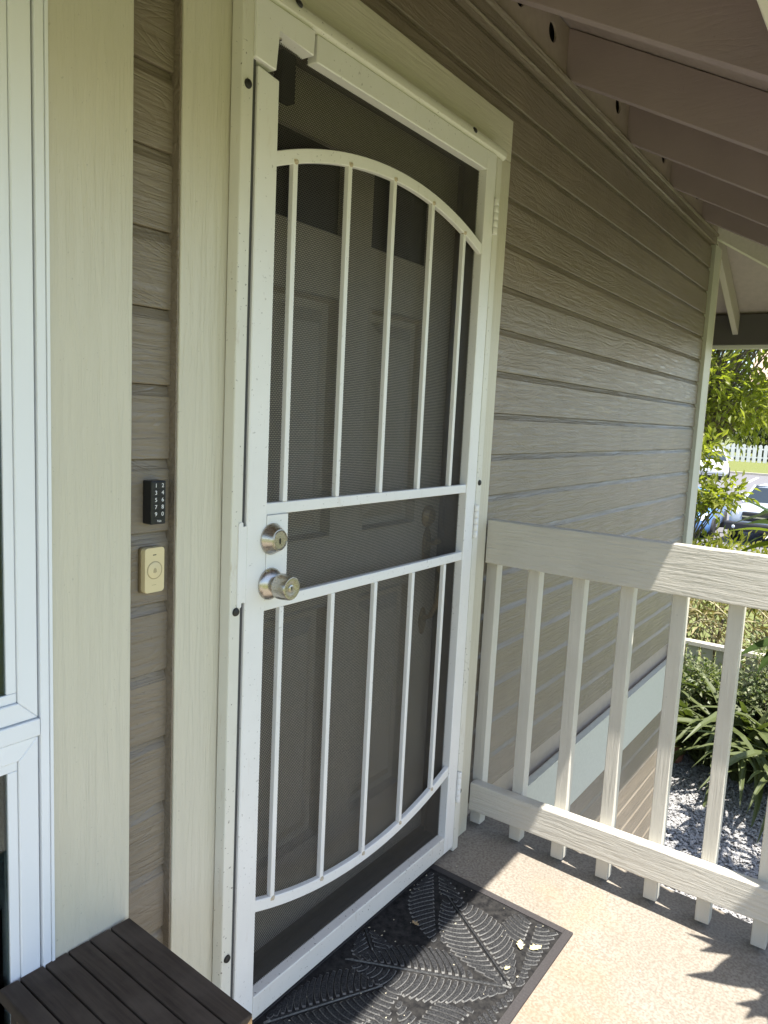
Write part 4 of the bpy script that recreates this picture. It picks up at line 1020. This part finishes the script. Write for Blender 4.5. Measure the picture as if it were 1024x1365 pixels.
# ================================================================== CARS
mat_tyre = plain("tyre_rubber", (.02, .02, .021), .8); mat_rim = plain("alloy_rim", (.45, .45, .46), .3, metal=.8)
mat_cg = plain("car_glass", (.03, .04, .05), .05); mat_trimblk = plain("black_bumper", (.018, .018, .020), .55, bump=.2, bscale=100)
mat_lamp = plain("headlight_lens", (.62, .64, .66), .08); mat_chrome = plain("chrome", (.6, .6, .6), .15, metal=1); mat_plate = plain("number_plate", (.75, .75, .72), .5)
def car(name, label, loc, rz, col, L, Wd, H, truck=False, cat='car'):
    """built nose towards -X, wheels on z=0; side profile lofted over rounded sections"""
    paint = plain(name + "_paint", col, .22, spec=.6)
    t = thing(name, label, cat, loc); made = []
    def ob(n_, bm, m, parent=None, smooth=False):
        bmesh.ops.recalc_face_normals(bm, faces=bm.faces)
        me = bpy.data.meshes.new(n_); bm.to_mesh(me); bm.free(); me.materials.append(m)
        if smooth: me.polygons.foreach_set('use_smooth', [True] * len(me.polygons)); me.set_sharp_from_angle(angle=R(40))
        return link(n_, me, parent or t)
    hw = Wd / 2
    if truck: sta = [(0, .80, .50, .78), (.05, .90, .42, .97), (.25, .97, .40, 1.06), (.9, 1.0, .40, 1.12), (1.45, 1.0, .40, 1.16), (2.3, 1.0, .40, 1.15), (3.3, 1.0, .40, 1.14), (3.35, 1.0, .42, 1.12), (L - .08, 1.0, .45, 1.10), (L, .96, .5, 1.06)]
    else: sta = [(0, .70, .34, .56), (.06, .84, .24, .68), (.30, .95, .20, .77), (.8, 1.0, .19, .86), (1.35, 1.0, .19, .93), (2.2, 1.0, .19, .93), (3.2, 1.0, .20, .95), (L - .5, .97, .22, .96), (L - .08, .88, .30, .90), (L, .78, .42, .78)]
    bm = bmesh.new(); rings = []
    for x, f, z0, z1 in sta:
        w_ = hw * f; h = z1 - z0
        sec = [(-w_ * .90, z0), (-w_ * .985, z0 + h * .15), (-w_, z0 + h * .45), (-w_ * .985, z0 + h * .72), (-w_ * .93, z1 - h * .07), (-w_ * .80, z1 - .005), (-w_ * .4, z1 + .022), (0, z1 + .03)]
        sec = sec + [(-a, b) for a, b in sec[-2::-1]]
        rings.append([bm.verts.new((x, a, b)) for a, b in sec])
    for a, b in zip(rings, rings[1:]):
        n_ = len(a)
        for k in range(n_): bm.faces.new((a[k], a[(k + 1) % n_], b[(k + 1) % n_], b[k]))
    bm.faces.new(rings[0][::-1]); bm.faces.new(rings[-1]); ob('body', bm, paint, smooth=True)
    # cabin: glass hull with painted roof and pillars
    if truck: cabs = (1.30, 1.88, 3.10, 3.28, 1.15)
    else: cabs = (1.25, 2.05, 3.25, L - .45, .92)
    xb, xr0, xr1, xe, zb = cabs; rw, bw_ = hw * .74, hw * .92
    Bq = [(xb, -bw_, zb), (xb, bw_, zb), (xe, bw_, zb), (xe, -bw_, zb)]; Tq = [(xr0, -rw, H - .04), (xr0, rw, H - .04), (xr1, rw, H - .04), (xr1, -rw, H - .04)]
    bm = bmesh.new(); b = [bm.verts.new(p) for p in Bq]; tq = [bm.verts.new(p) for p in Tq]
    for k in range(4): bm.faces.new((b[k], b[(k + 1) % 4], tq[(k + 1) % 4], tq[k]))
    ob('windows', bm, mat_cg)
    bm = bmesh.new(); rr = []
    for x, w_, z_ in ((xr0 - .06, rw * .93, H - .075), (xr0 + .1, rw * 1.0, H - .02), ((xr0 + xr1) / 2, rw * 1.0, H), (xr1 - .08, rw * .98, H - .02), (xr1 + .05, rw * .9, H - .07)):
        rr.append([bm.verts.new((x, a * w_, z_ + dz_)) for a, dz_ in ((-1.03, -.05), (-.9, -.01), (0, .015), (.9, -.01), (1.03, -.05), (0, -.05))])
    for a, b2 in zip(rr, rr[1:]):
        for k in range(6): bm.faces.new((a[k], a[(k + 1) % 6], b2[(k + 1) % 6], b2[k]))
    bm.faces.new(rr[0]); bm.faces.new(rr[-1][::-1]); ob('roof', bm, paint, smooth=True)
    for s in (-1, 1):
        bm = bmesh.new(); tube(bm, [(xb - .02, s * bw_ * 1.0, zb), (xr0, s * rw * 1.02, H - .045)], .035, 6); ob('pillar', bm, paint); bm = bmesh.new(); tube(bm, [(xe + .01, s * bw_, zb), (xr1, s * rw * 1.02, H - .045)], .05, 6)
        ob('pillar', bm, paint); bm = bmesh.new(); tube(bm, [((xr0 + xr1) / 2, s * rw * 1.02, H - .045), ((xr0 + xr1) / 2 + .03, s * bw_ * 1.01, zb)], .035, 6); ob('pillar', bm, paint)
        bm = bmesh.new(); box(bm, xb + .18, xb + .34, s * (hw * 1.0), s * (hw * 1.0 + .19), zb + .02, zb + .17, .03); ob('mirror', bm, mat_trimblk if truck else paint)
        bm = bmesh.new()
        if truck: lathe(bm, [(.115, -.06), (.115, .0), (.095, .02), (0, .026)], (.045, s * hw * .72, .86), (-1, 0, .05), 18); 
        else: 
            P = [(.02, .60), (.05, .70), (.42, .79), (.55, .80), (.30, .70), (.10, .62)]; vs = [bm.verts.new((x, s * hw * (.80 + .22 * x), z + .012)) for x, z in P]; v2 = [bm.verts.new((x + .02, s * hw * (.60 + .22 * x), z)) for x, z in P]
            bm.faces.new(vs)
            bm.faces.new(v2[::-1])
            for k in range(6): bm.faces.new((vs[k], vs[(k + 1) % 6], v2[(k + 1) % 6], v2[k]))
        ob('headlight', bm, mat_lamp, smooth=truck)
        for xw in ((.86, L - 1.05) if not truck else (.95, L - 1.25)):
            rw_ = .37 if truck else .32
            bm = bmesh.new(); lathe(bm, [(rw_ * .64, -.02), (rw_ * .95, -.02), (rw_, .02), (rw_, .17), (rw_ * .95, .21), (rw_ * .64, .21)], (xw, s * (hw + .025), rw_), (0, -s, 0), 22); wh = ob('wheel', bm, mat_tyre, smooth=True)
            bm = bmesh.new(); lathe(bm, [(rw_ * .64, .0), (rw_ * .6, .02), (rw_ * .2, .035), (.03, .0), (0, .0)], (xw, s * (hw + .02), rw_), (0, -s, 0), 16)
            ob('rim', bm, mat_rim, wh, smooth=True)
    bm = bmesh.new()
    if truck:
        box(bm, -.14, .12, -hw * 1.0, hw * 1.0, .40, .66, .05); ob('bumper', bm, mat_trimblk)
        bm = bmesh.new(); box(bm, -.02, .1, -hw * .52, hw * .52, .70, .98, .04); g_ = ob('grille', bm, mat_trimblk)
        bm = bmesh.new(); box(bm, -.03, -.021, -hw * .5, hw * .5, .82, .86); ob('grille_bar', bm, mat_chrome, g_)
        for s in (-1, 1): 
            bm = bmesh.new(); lathe(bm, [(.05, 0), (.04, .015), (0, .02)], (-.141, s * hw * .7, .52), (-1, 0, 0), 14); ob('fog_lamp', bm, mat_lamp)
        bm = bmesh.new(); box(bm, 3.36, L - .05, -hw * .86, hw * .86, 1.0, 1.14); ob('cargo_bed', bm, mat_trimblk)
    else:
        box(bm, .0, .1, -hw * .55, hw * .55, .585, .635, .015); g_ = ob('grille', bm, mat_trimblk)
        bm = bmesh.new(); box(bm, .005, .12, -hw * .62, hw * .62, .30, .40, .02); ob('air_intake', bm, mat_trimblk)
        bm = bmesh.new(); box(bm, -.012, .03, -.16, .16, .42, .53, .004); ob('number_plate', bm, mat_plate)
    bm = bmesh.new(); box(bm, xb + .02, xb + .05, -hw * .7, hw * .7, zb + .0, zb + .03, .008); ob('wiper', bm, mat_trimblk)
    t.rotation_euler = (0, 0, rz)
    return t
tz = math.atan((gz(42) - gz(23.5)) / 18.5)
pk = car('pickup_truck', 'pale silver pickup truck with black bumper parked facing the house', (23.0, 2.45, gz(23.4)), R(-6), (.42, .46, .52), 4.9, 1.86, 1.70, True, 'pickup truck')
bc = car('blue_car', 'blue sedan parked beside the pickup, mostly behind leaves', (22.6, 4.6, gz(23)), R(4), (.12, .24, .48), 4.5, 1.76, 1.42)
wc = car('white_car', 'white sedan parked across the road by the white fence', (40.8, 7.55, gz(41.2)), R(16), (.78, .78, .78), 4.5, 1.78, 1.42)
wc.rotation_euler.y = -tz
